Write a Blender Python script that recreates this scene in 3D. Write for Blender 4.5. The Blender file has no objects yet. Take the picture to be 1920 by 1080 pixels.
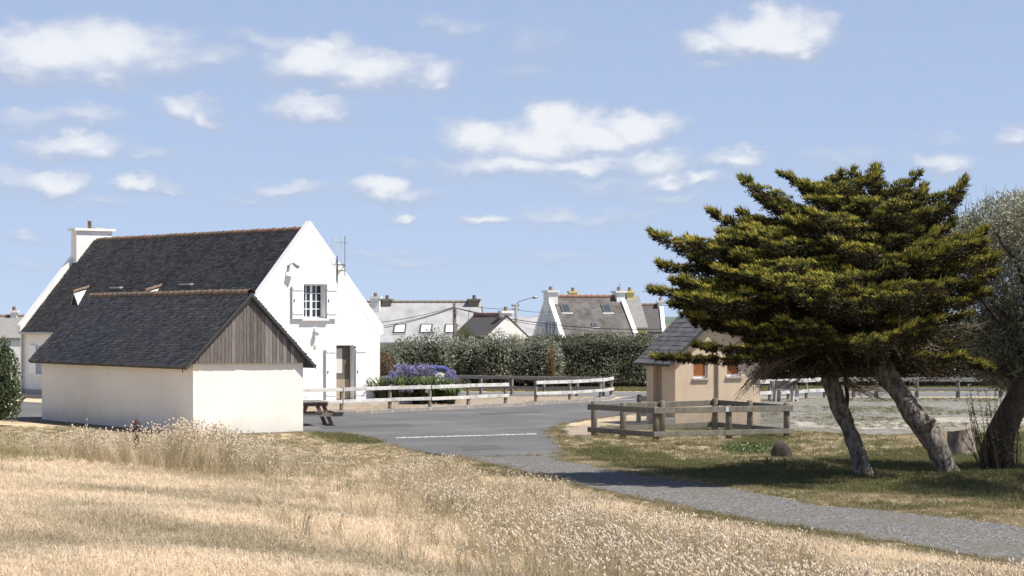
import bpy, bmesh, math, random
import numpy as np
from mathutils import Vector, Matrix

random.seed(7)
RNG = np.random.default_rng(11)
sc = bpy.context.scene
COL = sc.collection

# ------------------------------------------------------------------ camera
FPX = 4500.0            # focal length in photo pixels (1920 wide)
HC = 3.2                # eye height above the car park
HY = 600.0              # horizon row of the photo
cam_d = bpy.data.cameras.new('camera')
cam_d.sensor_width = 36.0
cam_d.lens = FPX / 1920 * 36.0
cam_d.shift_y = (HY - 540) / 1920
cam_d.clip_start = 0.5
cam_d.clip_end = 8000
cam = bpy.data.objects.new('camera', cam_d)
cam.location = (0, 0, HC)
cam.rotation_euler = (math.radians(90), 0, 0)
COL.objects.link(cam)
sc.camera = cam

# ------------------------------------------------------------------ exposure
sc.view_settings.view_transform = 'Standard'
sc.view_settings.look = 'None'
sc.view_settings.gamma = 1.0
sc.view_settings.use_curve_mapping = False
sc.view_settings.exposure = 0.92

# ------------------------------------------------------------------ sun and sky
SUN_EL = math.radians(59)
SUN_AZ = math.atan2(0.955, -0.297)       # clockwise from +Y
sun_vec = Vector((math.sin(SUN_AZ) * math.cos(SUN_EL), math.cos(SUN_AZ) * math.cos(SUN_EL), math.sin(SUN_EL)))
sd = bpy.data.lights.new('sun', 'SUN')
sd.energy = 4.2
sd.angle = math.radians(0.5)
sd.color = (1.0, 0.955, 0.88)
sun = bpy.data.objects.new('sun', sd)
sun.rotation_euler = (-sun_vec).to_track_quat('-Z', 'Y').to_euler()
sun.location = (30, -10, 40)
COL.objects.link(sun)

CLOUDS = [  # centre px, centre py, half width, half height, strength
    (110, 112, 150, 52, 1.0), (215, 105, 130, 50, .95), (60, 130, 70, 45, .8), (310, 130, 80, 34, .6), (390, 115, 75, 34, .5),
    (200, 152, 110, 24, .7),
    (590, 118, 105, 44, 1.05), (680, 140, 100, 40, 1.0), (600, 90, 60, 28, .85), (500, 80, 80, 20, .45), (805, 140, 60, 34, .72), (815, 165, 34, 26, .7), (850, 56, 55, 20, .45),
    (350, 215, 62, 30, .72), (375, 228, 44, 22, .75), (580, 212, 84, 28, .78), (540, 218, 60, 18, .6),
    (60, 230, 100, 26, .5), (160, 228, 70, 26, .55), (130, 278, 88, 28, .82), (180, 290, 64, 22, .75),
    (95, 350, 62, 26, .85), (30, 352, 66, 28, .55), (255, 349, 46, 19, .9), (310, 355, 50, 12, .5),
    (715, 352, 64, 24, 1.0), (775, 364, 66, 16, .62), (545, 352, 76, 18, .62), (480, 372, 80, 12, .42),
    (755, 407, 36, 14, .75), (912, 407, 48, 14, .8), (290, 297, 66, 14, .4), (190, 386, 80, 12, .38), (55, 450, 40, 12, .5),
    (900, 265, 72, 38, .95), (1045, 243, 78, 42, 1.12), (1200, 243, 66, 38, 1.05), (1120, 262, 120, 34, 1.0), (1000, 270, 130, 32, 1.05),
    (960, 314, 150, 26, .85), (1090, 310, 120, 20, .8), (1235, 305, 90, 28, .8), (1385, 300, 46, 22, .85), (1240, 336, 60, 18, .8), (1320, 340, 52, 18, .85), (1130, 345, 160, 20, .42),
    (1430, 68, 92, 50, 1.15), (1480, 88, 76, 34, 1.05), (1350, 82, 84, 22, .8), (1525, 72, 50, 36, .72), (1440, 46, 48, 32, .9), (1350, 122, 60, 14, .45),
    (1770, 310, 64, 22, .7), (1908, 264, 46, 18, .7), (1590, 305, 110, 24, .36), (1040, 405, 70, 18, .55), (1130, 410, 110, 14, .42),
    (760, 309, 40, 12, .4), (1010, 90, 60, 40, .34), (995, 140, 60, 16, .34), (1760, 262, 60, 14, .36), (1130, 362, 60, 12, .4),
    (720, 480, 110, 12, .34), (470, 478, 90, 10, .3), (780, 503, 90, 10, .36), (1040, 482, 90, 12, .36), (60, 502, 90, 12, .34), (1240, 372, 100, 16, .45)]

world = bpy.data.worlds.new('World')
sc.world = world
world.use_nodes = True
nt = world.node_tree
nt.nodes.clear()
N = nt.nodes.new
Lk = nt.links.new


def mathn(op, a, b=None, c=None, clamp=False):
    n = N('ShaderNodeMath')
    n.operation = op
    n.use_clamp = clamp
    for i, v in enumerate((a, b, c)):
        if v is None:
            continue
        if isinstance(v, (int, float)):
            n.inputs[i].default_value = v
        else:
            Lk(v, n.inputs[i])
    return n.outputs[0]


def world_nodes():
    out = N('ShaderNodeOutputWorld')
    bg = N('ShaderNodeBackground')
    bg.inputs['Strength'].default_value = SKY_STRENGTH
    sky = N('ShaderNodeTexSky')
    sky.sky_type = 'NISHITA'
    sky.sun_disc = False
    sky.sun_elevation = SUN_EL
    sky.sun_rotation = SUN_AZ
    sky.altitude = 0
    sky.air_density = 0.75
    sky.dust_density = 0.12
    sky.ozone_density = 3.2
    tc = N('ShaderNodeTexCoord')
    sep = N('ShaderNodeSeparateXYZ')
    Lk(tc.outputs['Generated'], sep.inputs[0])
    x, y, z = sep.outputs
    # sky gradient flattened: low-sky blue up to the zenith, lifting the fill in shade
    sv_ = N('ShaderNodeCombineXYZ')
    Lk(x, sv_.inputs[0])
    Lk(y, sv_.inputs[1])
    Lk(mathn('ADD', mathn('MULTIPLY', z, SKY_FLAT[0]), SKY_FLAT[1]), sv_.inputs[2])
    nv_ = N('ShaderNodeVectorMath')
    nv_.operation = 'NORMALIZE'
    Lk(sv_.outputs[0], nv_.inputs[0])
    Lk(nv_.outputs[0], sky.inputs['Vector'])
    hyp = mathn('SQRT', mathn('ADD', mathn('MULTIPLY', x, x), mathn('MULTIPLY', y, y)))
    u = mathn('ARCTAN2', x, y)
    v = mathn('DIVIDE', z, mathn('MAXIMUM', hyp, 0.02))
    # wobble
    cmb = N('ShaderNodeCombineXYZ')
    Lk(u, cmb.inputs[0])
    Lk(mathn('MULTIPLY', v, 1.6), cmb.inputs[1])
    n1 = N('ShaderNodeTexNoise')
    n1.inputs['Scale'].default_value = 42
    n1.inputs['Detail'].default_value = 8
    n1.inputs['Roughness'].default_value = 0.58
    Lk(cmb.outputs[0], n1.inputs['Vector'])
    sub = N('ShaderNodeVectorMath')
    sub.operation = 'SUBTRACT'
    Lk(n1.outputs['Color'], sub.inputs[0])
    sub.inputs[1].default_value = (.5, .5, .5)
    sc_ = N('ShaderNodeVectorMath')
    sc_.operation = 'MULTIPLY'
    Lk(sub.outputs[0], sc_.inputs[0])
    sc_.inputs[1].default_value = (.034, .019, 0)
    cuv = N('ShaderNodeCombineXYZ')
    Lk(u, cuv.inputs[0])
    Lk(v, cuv.inputs[1])
    add = N('ShaderNodeVectorMath')
    add.operation = 'ADD'
    Lk(cuv.outputs[0], add.inputs[0])
    Lk(sc_.outputs[0], add.inputs[1])
    uv = add.outputs[0]
    dens = None
    low = sumw = None
    for (px, py, rx, ry, a) in CLOUDS:
        cu, cv = math.atan((px - 960) / FPX), (HY - py) / FPX
        mp = N('ShaderNodeMapping')
        mp.vector_type = 'POINT'
        sx, sy = FPX / (rx * 1.46), FPX / (ry * 1.46)
        mp.inputs['Scale'].default_value = (sx, sy, 0)
        mp.inputs['Location'].default_value = (-cu * sx, -cv * sy, 0)
        Lk(uv, mp.inputs['Vector'])
        ln = N('ShaderNodeVectorMath')
        ln.operation = 'LENGTH'
        Lk(mp.outputs[0], ln.inputs[0])
        f = mathn('MULTIPLY', mathn('SUBTRACT', 1.0, ln.outputs['Value']), a)
        dens = f if dens is None else mathn('SMOOTH_MAX', dens, f, 0.16)
        sy_ = N('ShaderNodeSeparateXYZ')
        Lk(mp.outputs[0], sy_.inputs[0])
        wv = mathn('POWER', mathn('MAXIMUM', f, 0.001), 2)
        wy = mathn('MULTIPLY', wv, sy_.outputs[1])
        sumw = wv if low is None else mathn('ADD', sumw, wv)
        low = wy if low is None else mathn('ADD', low, wy)
    # the same kind of small cumulus carries on round the rest of the sky
    n2 = N('ShaderNodeTexNoise')
    n2.inputs['Scale'].default_value = 11
    n2.inputs['Detail'].default_value = 6
    n2.inputs['Roughness'].default_value = 0.55
    c2 = N('ShaderNodeCombineXYZ')
    Lk(u, c2.inputs[0])
    Lk(mathn('MULTIPLY', v, 2.4), c2.inputs[1])
    Lk(c2.outputs[0], n2.inputs['Vector'])
    rest = mathn('MULTIPLY', mathn('SUBTRACT', n2.outputs['Fac'], 0.55), 3.6)
    inu = mathn('MULTIPLY', mathn('SUBTRACT', mathn('ABSOLUTE', u), 0.225), 14, clamp=True)
    inv = mathn('MULTIPLY', mathn('SUBTRACT', v, 0.145), 14, clamp=True)
    back = mathn('LESS_THAN', y, 0)
    outside = mathn('MAXIMUM', mathn('MAXIMUM', inu, inv), back)
    rest = mathn('MULTIPLY', mathn('MULTIPLY', rest, outside), mathn('GREATER_THAN', v, 0.0))
    dens = mathn('MAXIMUM', dens, rest)
    # break up with fine noise
    n3 = N('ShaderNodeTexNoise')
    n3.inputs['Scale'].default_value = 95
    n3.inputs['Detail'].default_value = 7
    n3.inputs['Roughness'].default_value = 0.6
    Lk(cmb.outputs[0], n3.inputs['Vector'])
    dn = mathn('ADD', dens, mathn('MULTIPLY', mathn('SUBTRACT', n3.outputs['Fac'], .5), .36))
    topness = mathn('DIVIDE', low, mathn('MAXIMUM', sumw, 1e-5))
    mr = N('ShaderNodeMapRange')
    mr.interpolation_type = 'SMOOTHSTEP'
    mr.inputs['From Min'].default_value = -0.16
    mr.inputs['From Max'].default_value = 0.95
    mr.inputs['To Max'].default_value = 0.92
    crisp = mathn('ADD', 1.0, mathn('MULTIPLY', mathn('MINIMUM', mathn('MAXIMUM', topness, 0.0), 0.7), .9))
    Lk(mathn('MULTIPLY', dn, crisp), mr.inputs['Value'])
    mb = N('ShaderNodeMapRange')
    mb.interpolation_type = 'SMOOTHSTEP'
    mb.inputs['From Min'].default_value = 0.12
    mb.inputs['From Max'].default_value = 0.80
    Lk(mathn('ADD', dn, mathn('MULTIPLY', mathn('MINIMUM', topness, 0.5), .42)), mb.inputs['Value'])
    cc = N('ShaderNodeMix')
    cc.data_type = 'RGBA'
    cc.inputs['A'].default_value = (*[q / SKY_STRENGTH * .53 for q in (.50, .545, .66)], 1)
    cc.inputs['B'].default_value = (*[q / SKY_STRENGTH * .53 for q in (.90, .92, .95)], 1)
    Lk(mb.outputs[0], cc.inputs['Factor'])
    tint = N('ShaderNodeMix')
    tint.data_type = 'RGBA'
    tint.blend_type = 'MULTIPLY'
    tint.inputs['Factor'].default_value = 1
    tint.inputs['B'].default_value = SKY_TINT
    Lk(sky.outputs[0], tint.inputs['A'])
    mx = N('ShaderNodeMix')
    mx.data_type = 'RGBA'
    Lk(mr.outputs[0], mx.inputs['Factor'])
    Lk(tint.outputs['Result'], mx.inputs['A'])
    Lk(cc.outputs['Result'], mx.inputs['B'])
    Lk(mx.outputs['Result'], bg.inputs['Color'])
    Lk(bg.outputs[0], out.inputs['Surface'])


SKY_STRENGTH = 0.10
SKY_TINT = (1.01, .81, .75, 1)
SKY_FLAT = (.45, .10)
world_nodes()
try:
    world.cycles.sampling_method = 'MANUAL'
    world.cycles.sample_map_resolution = 512
except Exception:
    pass


# ------------------------------------------------------------------ helpers
def P(px, py, d):
    return Vector(((px - 960) / FPX * d, d, HC + (HY - py) / FPX * d))


def PX(px, d, z=0.0):
    return Vector(((px - 960) / FPX * d, d, z))


def G(px, py, z=0.0):
    d = (HC - z) * FPX / (py - HY)
    return Vector(((px - 960) / FPX * d, d, z))


def tag(o, label, cat, group=None):
    o['label'] = label
    o['category'] = cat
    if group:
        o['group'] = group
    return o


def empty(name, loc=(0, 0, 0), rz=0.0):
    o = bpy.data.objects.new(name, None)
    o.empty_display_size = 0.2
    o.location = loc
    o.rotation_euler = (0, 0, rz)
    COL.objects.link(o)
    return o


class MB:
    def __init__(s):
        s.v = []
        s.f = []

    def add(s, vs, fs, M=None):
        o = len(s.v)
        if M is not None:
            vs = [M @ Vector(q) for q in vs]
        s.v += [tuple(q) for q in vs]
        s.f += [tuple(i + o for i in f) for f in fs]
        return s

    def box(s, x0, y0, z0, x1, y1, z1, M=None):
        return s.add([(x0, y0, z0), (x1, y0, z0), (x1, y1, z0), (x0, y1, z0), (x0, y0, z1), (x1, y0, z1), (x1, y1, z1), (x0, y1, z1)],
                     [(0, 3, 2, 1), (4, 5, 6, 7), (0, 1, 5, 4), (1, 2, 6, 5), (2, 3, 7, 6), (3, 0, 4, 7)], M)

    def prism_y(s, poly, y0, y1, M=None):      # poly in (x, z), counter-clockwise seen from -y
        n = len(poly)
        vs = [(x, y0, z) for x, z in poly] + [(x, y1, z) for x, z in poly]
        fs = [tuple(range(n)), tuple(range(2 * n - 1, n - 1, -1))]
        fs += [(i, i + n, (i + 1) % n + n, (i + 1) % n) for i in range(n)]
        return s.add(vs, fs, M)

    def prism_x(s, poly, x0, x1, M=None):      # poly in (y, z)
        n = len(poly)
        vs = [(x0, y, z) for y, z in poly] + [(x1, y, z) for y, z in poly]
        fs = [tuple(range(n - 1, -1, -1)), tuple(range(n, 2 * n))]
        fs += [(i, (i + 1) % n, (i + 1) % n + n, i + n) for i in range(n)]
        return s.add(vs, fs, M)

    def prism_z(s, poly, z0, z1, M=None):
        n = len(poly)
        vs = [(x, y, z0) for x, y in poly] + [(x, y, z1) for x, y in poly]
        fs = [tuple(range(n - 1, -1, -1)), tuple(range(n, 2 * n))]
        fs += [(i, (i + 1) % n, (i + 1) % n + n, i + n) for i in range(n)]
        return s.add(vs, fs, M)

    def beam(s, a, b, w, h, up=(0, 0, 1)):     # rectangular bar from a to b
        a, b = Vector(a), Vector(b)
        t = (b - a).normalized()
        sd_ = t.cross(Vector(up)).normalized()
        u = sd_.cross(t).normalized()
        vs = []
        for p in (a, b):
            for i, j in ((-1, -1), (1, -1), (1, 1), (-1, 1)):
                vs.append(p + sd_ * (w / 2 * i) + u * (h / 2 * j))
        return s.add(vs, [(3, 2, 1, 0), (4, 5, 6, 7), (0, 1, 5, 4), (1, 2, 6, 5), (2, 3, 7, 6), (3, 0, 4, 7)])

    def tube(s, pts, rad, n=8, wob=0.0, cap=True):
        pts = [Vector(p) for p in pts]
        if isinstance(rad, (int, float)):
            rad = [rad] * len(pts)
        o = len(s.v)
        prev = None
        for i, p in enumerate(pts):
            t = (pts[min(i + 1, len(pts) - 1)] - pts[max(i - 1, 0)])
            t = t.normalized() if t.length > 1e-9 else Vector((0, 0, 1))
            if prev is None:
                a = t.cross(Vector((0, 1, 0.13)))
                if a.length < 0.05:
                    a = t.cross(Vector((1, 0, 0)))
            else:
                a = prev - t * prev.dot(t)
            a.normalize()
            prev = a
            b = t.cross(a)
            for k in range(n):
                th = 2 * math.pi * k / n
                r = rad[i] * (1 + wob * (random.random() - .5) * 2)
                s.v.append(tuple(p + a * (math.cos(th) * r) + b * (math.sin(th) * r)))
        for i in range(len(pts) - 1):
            for k in range(n):
                k2 = (k + 1) % n
                s.f.append((o + i * n + k, o + i * n + k2, o + (i + 1) * n + k2, o + (i + 1) * n + k))
        if cap:
            s.f.append(tuple(o + k for k in range(n - 1, -1, -1)))
            s.f.append(tuple(o + (len(pts) - 1) * n + k for k in range(n)))
        return s

    def lathe(s, prof, c=(0, 0, 0), n=12, M=None):   # prof of (r, z)
        o = len(s.v)
        vs = []
        for r, z in prof:
            for k in range(n):
                th = 2 * math.pi * k / n
                vs.append((c[0] + r * math.cos(th), c[1] + r * math.sin(th), c[2] + z))
        fs = []
        for i in range(len(prof) - 1):
            for k in range(n):
                k2 = (k + 1) % n
                fs.append((i * n + k, i * n + k2, (i + 1) * n + k2, (i + 1) * n + k))
        fs.append(tuple(range(n - 1, -1, -1)))
        fs.append(tuple((len(prof) - 1) * n + k for k in range(n)))
        return s.add(vs, fs, M)

    def build(s, name, mat, parent=None, smooth=False, bevel=0.0, kind=None):
        me = bpy.data.meshes.new(name)
        me.from_pydata(s.v, [], s.f)
        me.update()
        if smooth:
            me.polygons.foreach_set('use_smooth', [True] * len(me.polygons))
        o = bpy.data.objects.new(name, me)
        me.materials.append(mat)
        COL.objects.link(o)
        if parent is not None:
            o.parent = parent
        if bevel:
            m = o.modifiers.new('bevel', 'BEVEL')
            m.width = bevel
            m.segments = 2
            m.limit_method = 'ANGLE'
        if kind:
            o['kind'] = kind
        return o

    def each(s, name, mat, parent=None, **kw):
        """build every closed piece collected so far as an object of its own"""
        root = list(range(len(s.v)))

        def find(a):
            while root[a] != a:
                root[a] = root[root[a]]
                a = root[a]
            return a
        for f in s.f:
            for q in f[1:]:
                root[find(q)] = find(f[0])
        groups = {}
        for f in s.f:
            groups.setdefault(find(f[0]), []).append(f)
        out = []
        for fs in groups.values():
            ids = sorted({q for f in fs for q in f})
            mp = {q: i for i, q in enumerate(ids)}
            m = MB()
            m.add([s.v[q] for q in ids], [tuple(mp[q] for q in f) for f in fs])
            out.append(m.build(name, mat, parent, **kw))
        return out


def arr_mesh(name, V, F, mat, parent=None, attrs=None, kind=None, smooth=False, link=True):
    """V (n,3) float, F (m,k) int, k constant."""
    V = np.asarray(V, dtype=np.float32)
    F = np.asarray(F, dtype=np.int32)
    m, k = F.shape
    me = bpy.data.meshes.new(name)
    me.vertices.add(len(V))
    me.vertices.foreach_set('co', V.ravel())
    me.loops.add(m * k)
    me.loops.foreach_set('vertex_index', F.ravel())
    me.polygons.add(m)
    me.polygons.foreach_set('loop_start', np.arange(0, m * k, k, dtype=np.int32))
    try:
        me.polygons.foreach_set('loop_total', np.full(m, k, dtype=np.int32))
    except Exception:
        pass
    if smooth:
        me.polygons.foreach_set('use_smooth', np.ones(m, dtype=bool))
    me.update(calc_edges=True)
    me.validate()
    for an, av in (attrs or {}).items():
        at = me.attributes.new(an, 'FLOAT', 'POINT')
        at.data.foreach_set('value', np.asarray(av, dtype=np.float32))
    if mat is not None:
        me.materials.append(mat)
    o = bpy.data.objects.new(name, me)
    if link:
        COL.objects.link(o)
    if parent is not None:
        o.parent = parent
    if kind:
        o['kind'] = kind
    return o


def unit(a):
    return a / np.maximum(np.linalg.norm(a, axis=-1, keepdims=True), 1e-9)


def leaf_arrays(pos, dirs, L, W, roll=None):
    """diamond leaves: base, left, tip, right; slightly folded"""
    n = len(pos)
    d = unit(dirs)
    r = RNG.normal(size=(n, 3)) if roll is None else roll
    sdv = unit(np.cross(d, r))
    nrm = np.cross(sdv, d)
    L = np.broadcast_to(np.asarray(L, dtype=float), (n,))[:, None]
    W = np.broadcast_to(np.asarray(W, dtype=float), (n,))[:, None]
    V = np.empty((n, 4, 3))
    V[:, 0] = pos
    V[:, 1] = pos + d * L * .45 + sdv * W * .5 + nrm * W * .12
    V[:, 2] = pos + d * L
    V[:, 3] = pos + d * L * .45 - sdv * W * .5 + nrm * W * .12
    F = np.arange(n * 4).reshape(n, 4)
    return V.reshape(-1, 3), F


# ------------------------------------------------------------------ materials
def new_mat(name):
    m = bpy.data.materials.new(name)
    m.use_nodes = True
    t = m.node_tree
    b = t.nodes['Principled BSDF']
    return m, t, b


def setspec(b, v):
    if 'Specular IOR Level' in b.inputs:
        b.inputs['Specular IOR Level'].default_value = v


def pm(name, c1, c2=None, scale=3.0, rough=0.85, bump=0.0, bscale=40.0, detail=5, spec=0.3, metal=0.0, stretch=(1, 1, 1),
       world=False, c3=None, scale3=0.6, attr=None, attr_amt=0.3, contrast=(0.35, 0.65), damp=None):
    m, t, b = new_mat(name)
    n, l = t.nodes.new, t.links.new
    b.inputs['Roughness'].default_value = rough
    b.inputs['Metallic'].default_value = metal
    setspec(b, spec)
    c2 = c2 or tuple(q * .8 for q in c1)
    if world:
        co = n('ShaderNodeNewGeometry').outputs['Position']
    else:
        co = n('ShaderNodeTexCoord').outputs['Object']
    mp = n('ShaderNodeMapping')
    mp.inputs['Scale'].default_value = stretch
    l(co, mp.inputs['Vector'])
    no = n('ShaderNodeTexNoise')
    no.inputs['Scale'].default_value = scale
    no.inputs['Detail'].default_value = detail
    no.inputs['Roughness'].default_value = .62
    l(mp.outputs[0], no.inputs['Vector'])
    mr = n('ShaderNodeMapRange')
    mr.inputs['From Min'].default_value = contrast[0]
    mr.inputs['From Max'].default_value = contrast[1]
    l(no.outputs['Fac'], mr.inputs['Value'])
    mx = n('ShaderNodeMix')
    mx.data_type = 'RGBA'
    mx.inputs['A'].default_value = (*c1, 1)
    mx.inputs['B'].default_value = (*c2, 1)
    l(mr.outputs[0], mx.inputs['Factor'])
    col = mx.outputs['Result']
    if c3:
        n3 = n('ShaderNodeTexNoise')
        n3.inputs['Scale'].default_value = scale3
        n3.inputs['Detail'].default_value = 7
        l(co, n3.inputs['Vector'])
        m3 = n('ShaderNodeMapRange')
        m3.inputs['From Min'].default_value = .48
        m3.inputs['From Max'].default_value = .68
        l(n3.outputs['Fac'], m3.inputs['Value'])
        x3 = n('ShaderNodeMix')
        x3.data_type = 'RGBA'
        l(m3.outputs[0], x3.inputs['Factor'])
        l(col, x3.inputs['A'])
        x3.inputs['B'].default_value = (*c3, 1)
        col = x3.outputs['Result']
    if attr:
        at = n('ShaderNodeAttribute')
        at.attribute_name = attr
        ma = n('ShaderNodeMapRange')
        ma.inputs['To Min'].default_value = 1 - attr_amt
        ma.inputs['To Max'].default_value = 1 + attr_amt
        l(at.outputs['Fac'], ma.inputs['Value'])
        sv = n('ShaderNodeVectorMath')
        sv.operation = 'SCALE'
        l(col, sv.inputs[0])
        l(ma.outputs[0], sv.inputs['Scale'])
        col = sv.outputs[0]
    if damp:
        # weathering: rain streaks down the wall and a dirty splash zone at its foot
        ms_ = n('ShaderNodeMapping')
        ms_.inputs['Scale'].default_value = (3.2, 3.2, .22)
        l(co, ms_.inputs['Vector'])
        ns_ = n('ShaderNodeTexNoise')
        ns_.inputs['Scale'].default_value = 1.6
        ns_.inputs['Detail'].default_value = 6
        l(ms_.outputs[0], ns_.inputs['Vector'])
        m1_ = n('ShaderNodeMapRange')
        m1_.inputs['From Min'].default_value = .52
        m1_.inputs['From Max'].default_value = .78
        m1_.inputs['To Max'].default_value = .20
        l(ns_.outputs['Fac'], m1_.inputs['Value'])
        sz_ = n('ShaderNodeSeparateXYZ')
        l(co, sz_.inputs[0])
        a_ = n('ShaderNodeMath')
        a_.operation = 'MULTIPLY_ADD'
        l(no.outputs['Fac'], a_.inputs[0])
        a_.inputs[1].default_value = -.9
        l(sz_.outputs[2], a_.inputs[2])
        m2_ = n('ShaderNodeMapRange')
        m2_.inputs['From Min'].default_value = .05
        m2_.inputs['From Max'].default_value = -.42
        m2_.inputs['To Max'].default_value = .6
        l(a_.outputs[0], m2_.inputs['Value'])
        mm_ = n('ShaderNodeMath')
        mm_.operation = 'MAXIMUM'
        l(m1_.outputs[0], mm_.inputs[0])
        l(m2_.outputs[0], mm_.inputs[1])
        xd = n('ShaderNodeMix')
        xd.data_type = 'RGBA'
        l(mm_.outputs[0], xd.inputs['Factor'])
        l(col, xd.inputs['A'])
        xd.inputs['B'].default_value = (*damp, 1)
        col = xd.outputs['Result']
    l(col, b.inputs['Base Color'])
    if bump:
        nb = n('ShaderNodeTexNoise')
        nb.inputs['Scale'].default_value = bscale
        nb.inputs['Detail'].default_value = 3
        l(mp.outputs[0], nb.inputs['Vector'])
        bp = n('ShaderNodeBump')
        bp.inputs['Strength'].default_value = bump
        bp.inputs['Distance'].default_value = .02
        l(nb.outputs['Fac'], bp.inputs['Height'])
        l(bp.outputs[0], b.inputs['Normal'])
    return m


def leafmat(name, c1, c2, trans=0.25, rough=.6, spec=.3, scale=1.2, c3=None):
    """foliage: two tones mixed by position noise and by leaf, a little light shining through"""
    m, t, b = new_mat(name)
    n, l = t.nodes.new, t.links.new
    geo = n('ShaderNodeNewGeometry')
    no = n('ShaderNodeTexNoise')
    no.inputs['Scale'].default_value = scale
    no.inputs['Detail'].default_value = 3
    l(geo.outputs['Position'], no.inputs['Vector'])
    ad = n('ShaderNodeMath')
    ad.operation = 'MULTIPLY_ADD'
    l(geo.outputs['Random Per Island'], ad.inputs[0])
    ad.inputs[1].default_value = .55
    l(no.outputs['Fac'], ad.inputs[2])
    mr = n('ShaderNodeMapRange')
    mr.inputs['From Min'].default_value = .42
    mr.inputs['From Max'].default_value = 1.08
    l(ad.outputs[0], mr.inputs['Value'])
    mx = n('ShaderNodeMix')
    mx.data_type = 'RGBA'
    mx.inputs['A'].default_value = (*c1, 1)
    mx.inputs['B'].default_value = (*c2, 1)
    l(mr.outputs[0], mx.inputs['Factor'])
    col = mx.outputs['Result']
    b.inputs['Roughness'].default_value = rough
    setspec(b, spec)
    l(col, b.inputs['Base Color'])
    tr = n('ShaderNodeBsdfTranslucent')
    l(col, tr.inputs['Color'])
    ms = n('ShaderNodeMixShader')
    ms.inputs[0].default_value = trans
    l(b.outputs[0], ms.inputs[1])
    l(tr.outputs[0], ms.inputs[2])
    l(ms.outputs[0], t.nodes['Material Output'].inputs['Surface'])
    return m


def glass_mat(name, c=(.02, .025, .03), rough=.06):
    m, t, b = new_mat(name)
    b.inputs['Base Color'].default_value = (*c, 1)
    b.inputs['Roughness'].default_value = rough
    setspec(b, .6)
    return m


M_white = pm('white_render', (.80, .79, .76), (.75, .735, .70), 1.6, .9, .25, 60, damp=(.62, .60, .55))
M_cream = pm('cream_render', (.83, .785, .70), (.80, .75, .66), 1.2, .92, .2, 70, c3=(.77, .715, .63), scale3=.35, damp=(.60, .555, .48))
M_beige = pm('beige_render', (.60, .475, .345), (.54, .42, .30), 2.0, .92, .5, 45, damp=(.40, .32, .235))
M_beige2 = pm('beige_trim', (.55, .44, .32), (.50, .39, .28), 3, .85)
M_paintw = pm('white_paint', (.82, .83, .85), (.77, .78, .80), 6, .45, 0, spec=.5)
M_slate = pm('slate', (.088, .085, .083), (.128, .122, .115), 2.2, .68, .5, 55, spec=.25, attr='tint', attr_amt=.34, c3=(.13, .126, .116), scale3=.9)
M_slate2 = pm('barn_slate', (.100, .097, .097), (.138, .133, .129), 2.6, .62, .5, 60, spec=.32, attr='tint', attr_amt=.34, c3=(.14, .134, .126), scale3=.8)
M_slate3 = pm('weathered_slate', (.17, .165, .165), (.24, .23, .22), 3.2, .75, .5, 40, spec=.3, c3=(.11, .10, .095), scale3=1.1)
M_slated = pm('dark_edge', (.045, .045, .048), (.06, .058, .056), 4, .7)
M_terra = pm('terracotta', (.30, .15, .095), (.21, .115, .08), 5, .85, .3, 30)
M_ridge_old = pm('lichened_ridge', (.15, .115, .09), (.24, .155, .10), 3, .88, .3, 30)
M_ridge_moss = pm('mossy_ridge', (.12, .12, .085), (.20, .13, .085), 4, .9, .3, 30)
M_plank = pm('grey_plank', (.20, .175, .16), (.115, .098, .088), 5, .9, .5, 30, stretch=(9, 9, .7))
M_plank2 = pm('pale_plank', (.27, .24, .22), (.17, .15, .135), 5, .9, .5, 30, stretch=(9, 9, .7))
M_plank3 = pm('dark_plank', (.145, .122, .11), (.09, .076, .068), 5, .9, .5, 30, stretch=(9, 9, .7))
M_railw = pm('whitened_rail', (.62, .61, .59), (.42, .41, .39), 7, .85, .3, 40, stretch=(1, 1, 3), c3=(.34, .33, .31), scale3=2.2)
M_railg = pm('grey_rail', (.34, .315, .28), (.23, .21, .185), 6, .9, .3, 40, stretch=(1, 1, 3))
M_post = pm('grey_post', (.24, .205, .18), (.15, .125, .11), 6, .9, .4, 30, stretch=(4, 4, .8))
M_logp = pm('log_post', (.19, .165, .12), (.11, .095, .068), 6, .9, .4, 30, stretch=(4, 4, .8))
M_logr = pm('olive_rail', (.20, .18, .145), (.125, .112, .088), 6, .9, .3, 40)
M_redwood = pm('stained_wood', (.115, .072, .055), (.17, .13, .11), 6, .85, .3, 40)
M_greywood = pm('picnic_plank', (.25, .225, .20), (.16, .14, .125), 8, .9, .3, 40)
M_metal = pm('galvanised', (.42, .42, .42), (.32, .32, .32), 8, .5, metal=.6)
M_darkmetal = pm('dark_metal', (.10, .10, .10), (.07, .07, .07), 8, .6, metal=.3)
M_wire = pm('chain_wire', (.13, .13, .125), (.09, .09, .088), 8, .5, metal=.3)
M_glass = glass_mat('window_glass')
M_skyglass = glass_mat('skylight_glass', (.05, .06, .07), .05)
M_concrete = pm('concrete', (.42, .40, .37), (.33, .315, .29), 5, .92, .4, 30)
M_kerb = pm('kerb_stone', (.26, .245, .23), (.18, .17, .16), 4, .92, .4, 30, world=True)
M_mortar = pm('kerb_joint', (.50, .48, .44), (.40, .38, .35), 6, .95)
M_orange = pm('orange_board', (.31, .115, .035), (.22, .078, .024), 5, .6, .1, 20, stretch=(1, 1, .3))
M_bark = pm('cypress_bark', (.235, .205, .175), (.062, .051, .041), 11, .95, 1.0, 18, stretch=(1, 1, .45), world=True, contrast=(.38, .62))
M_barkd = pm('dark_bark', (.085, .065, .05), (.045, .035, .028), 8, .95, 1.0, 14, world=True)
M_twig = pm('dead_twig', (.20, .15, .11), (.12, .09, .065), 8, .95, world=True)
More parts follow.
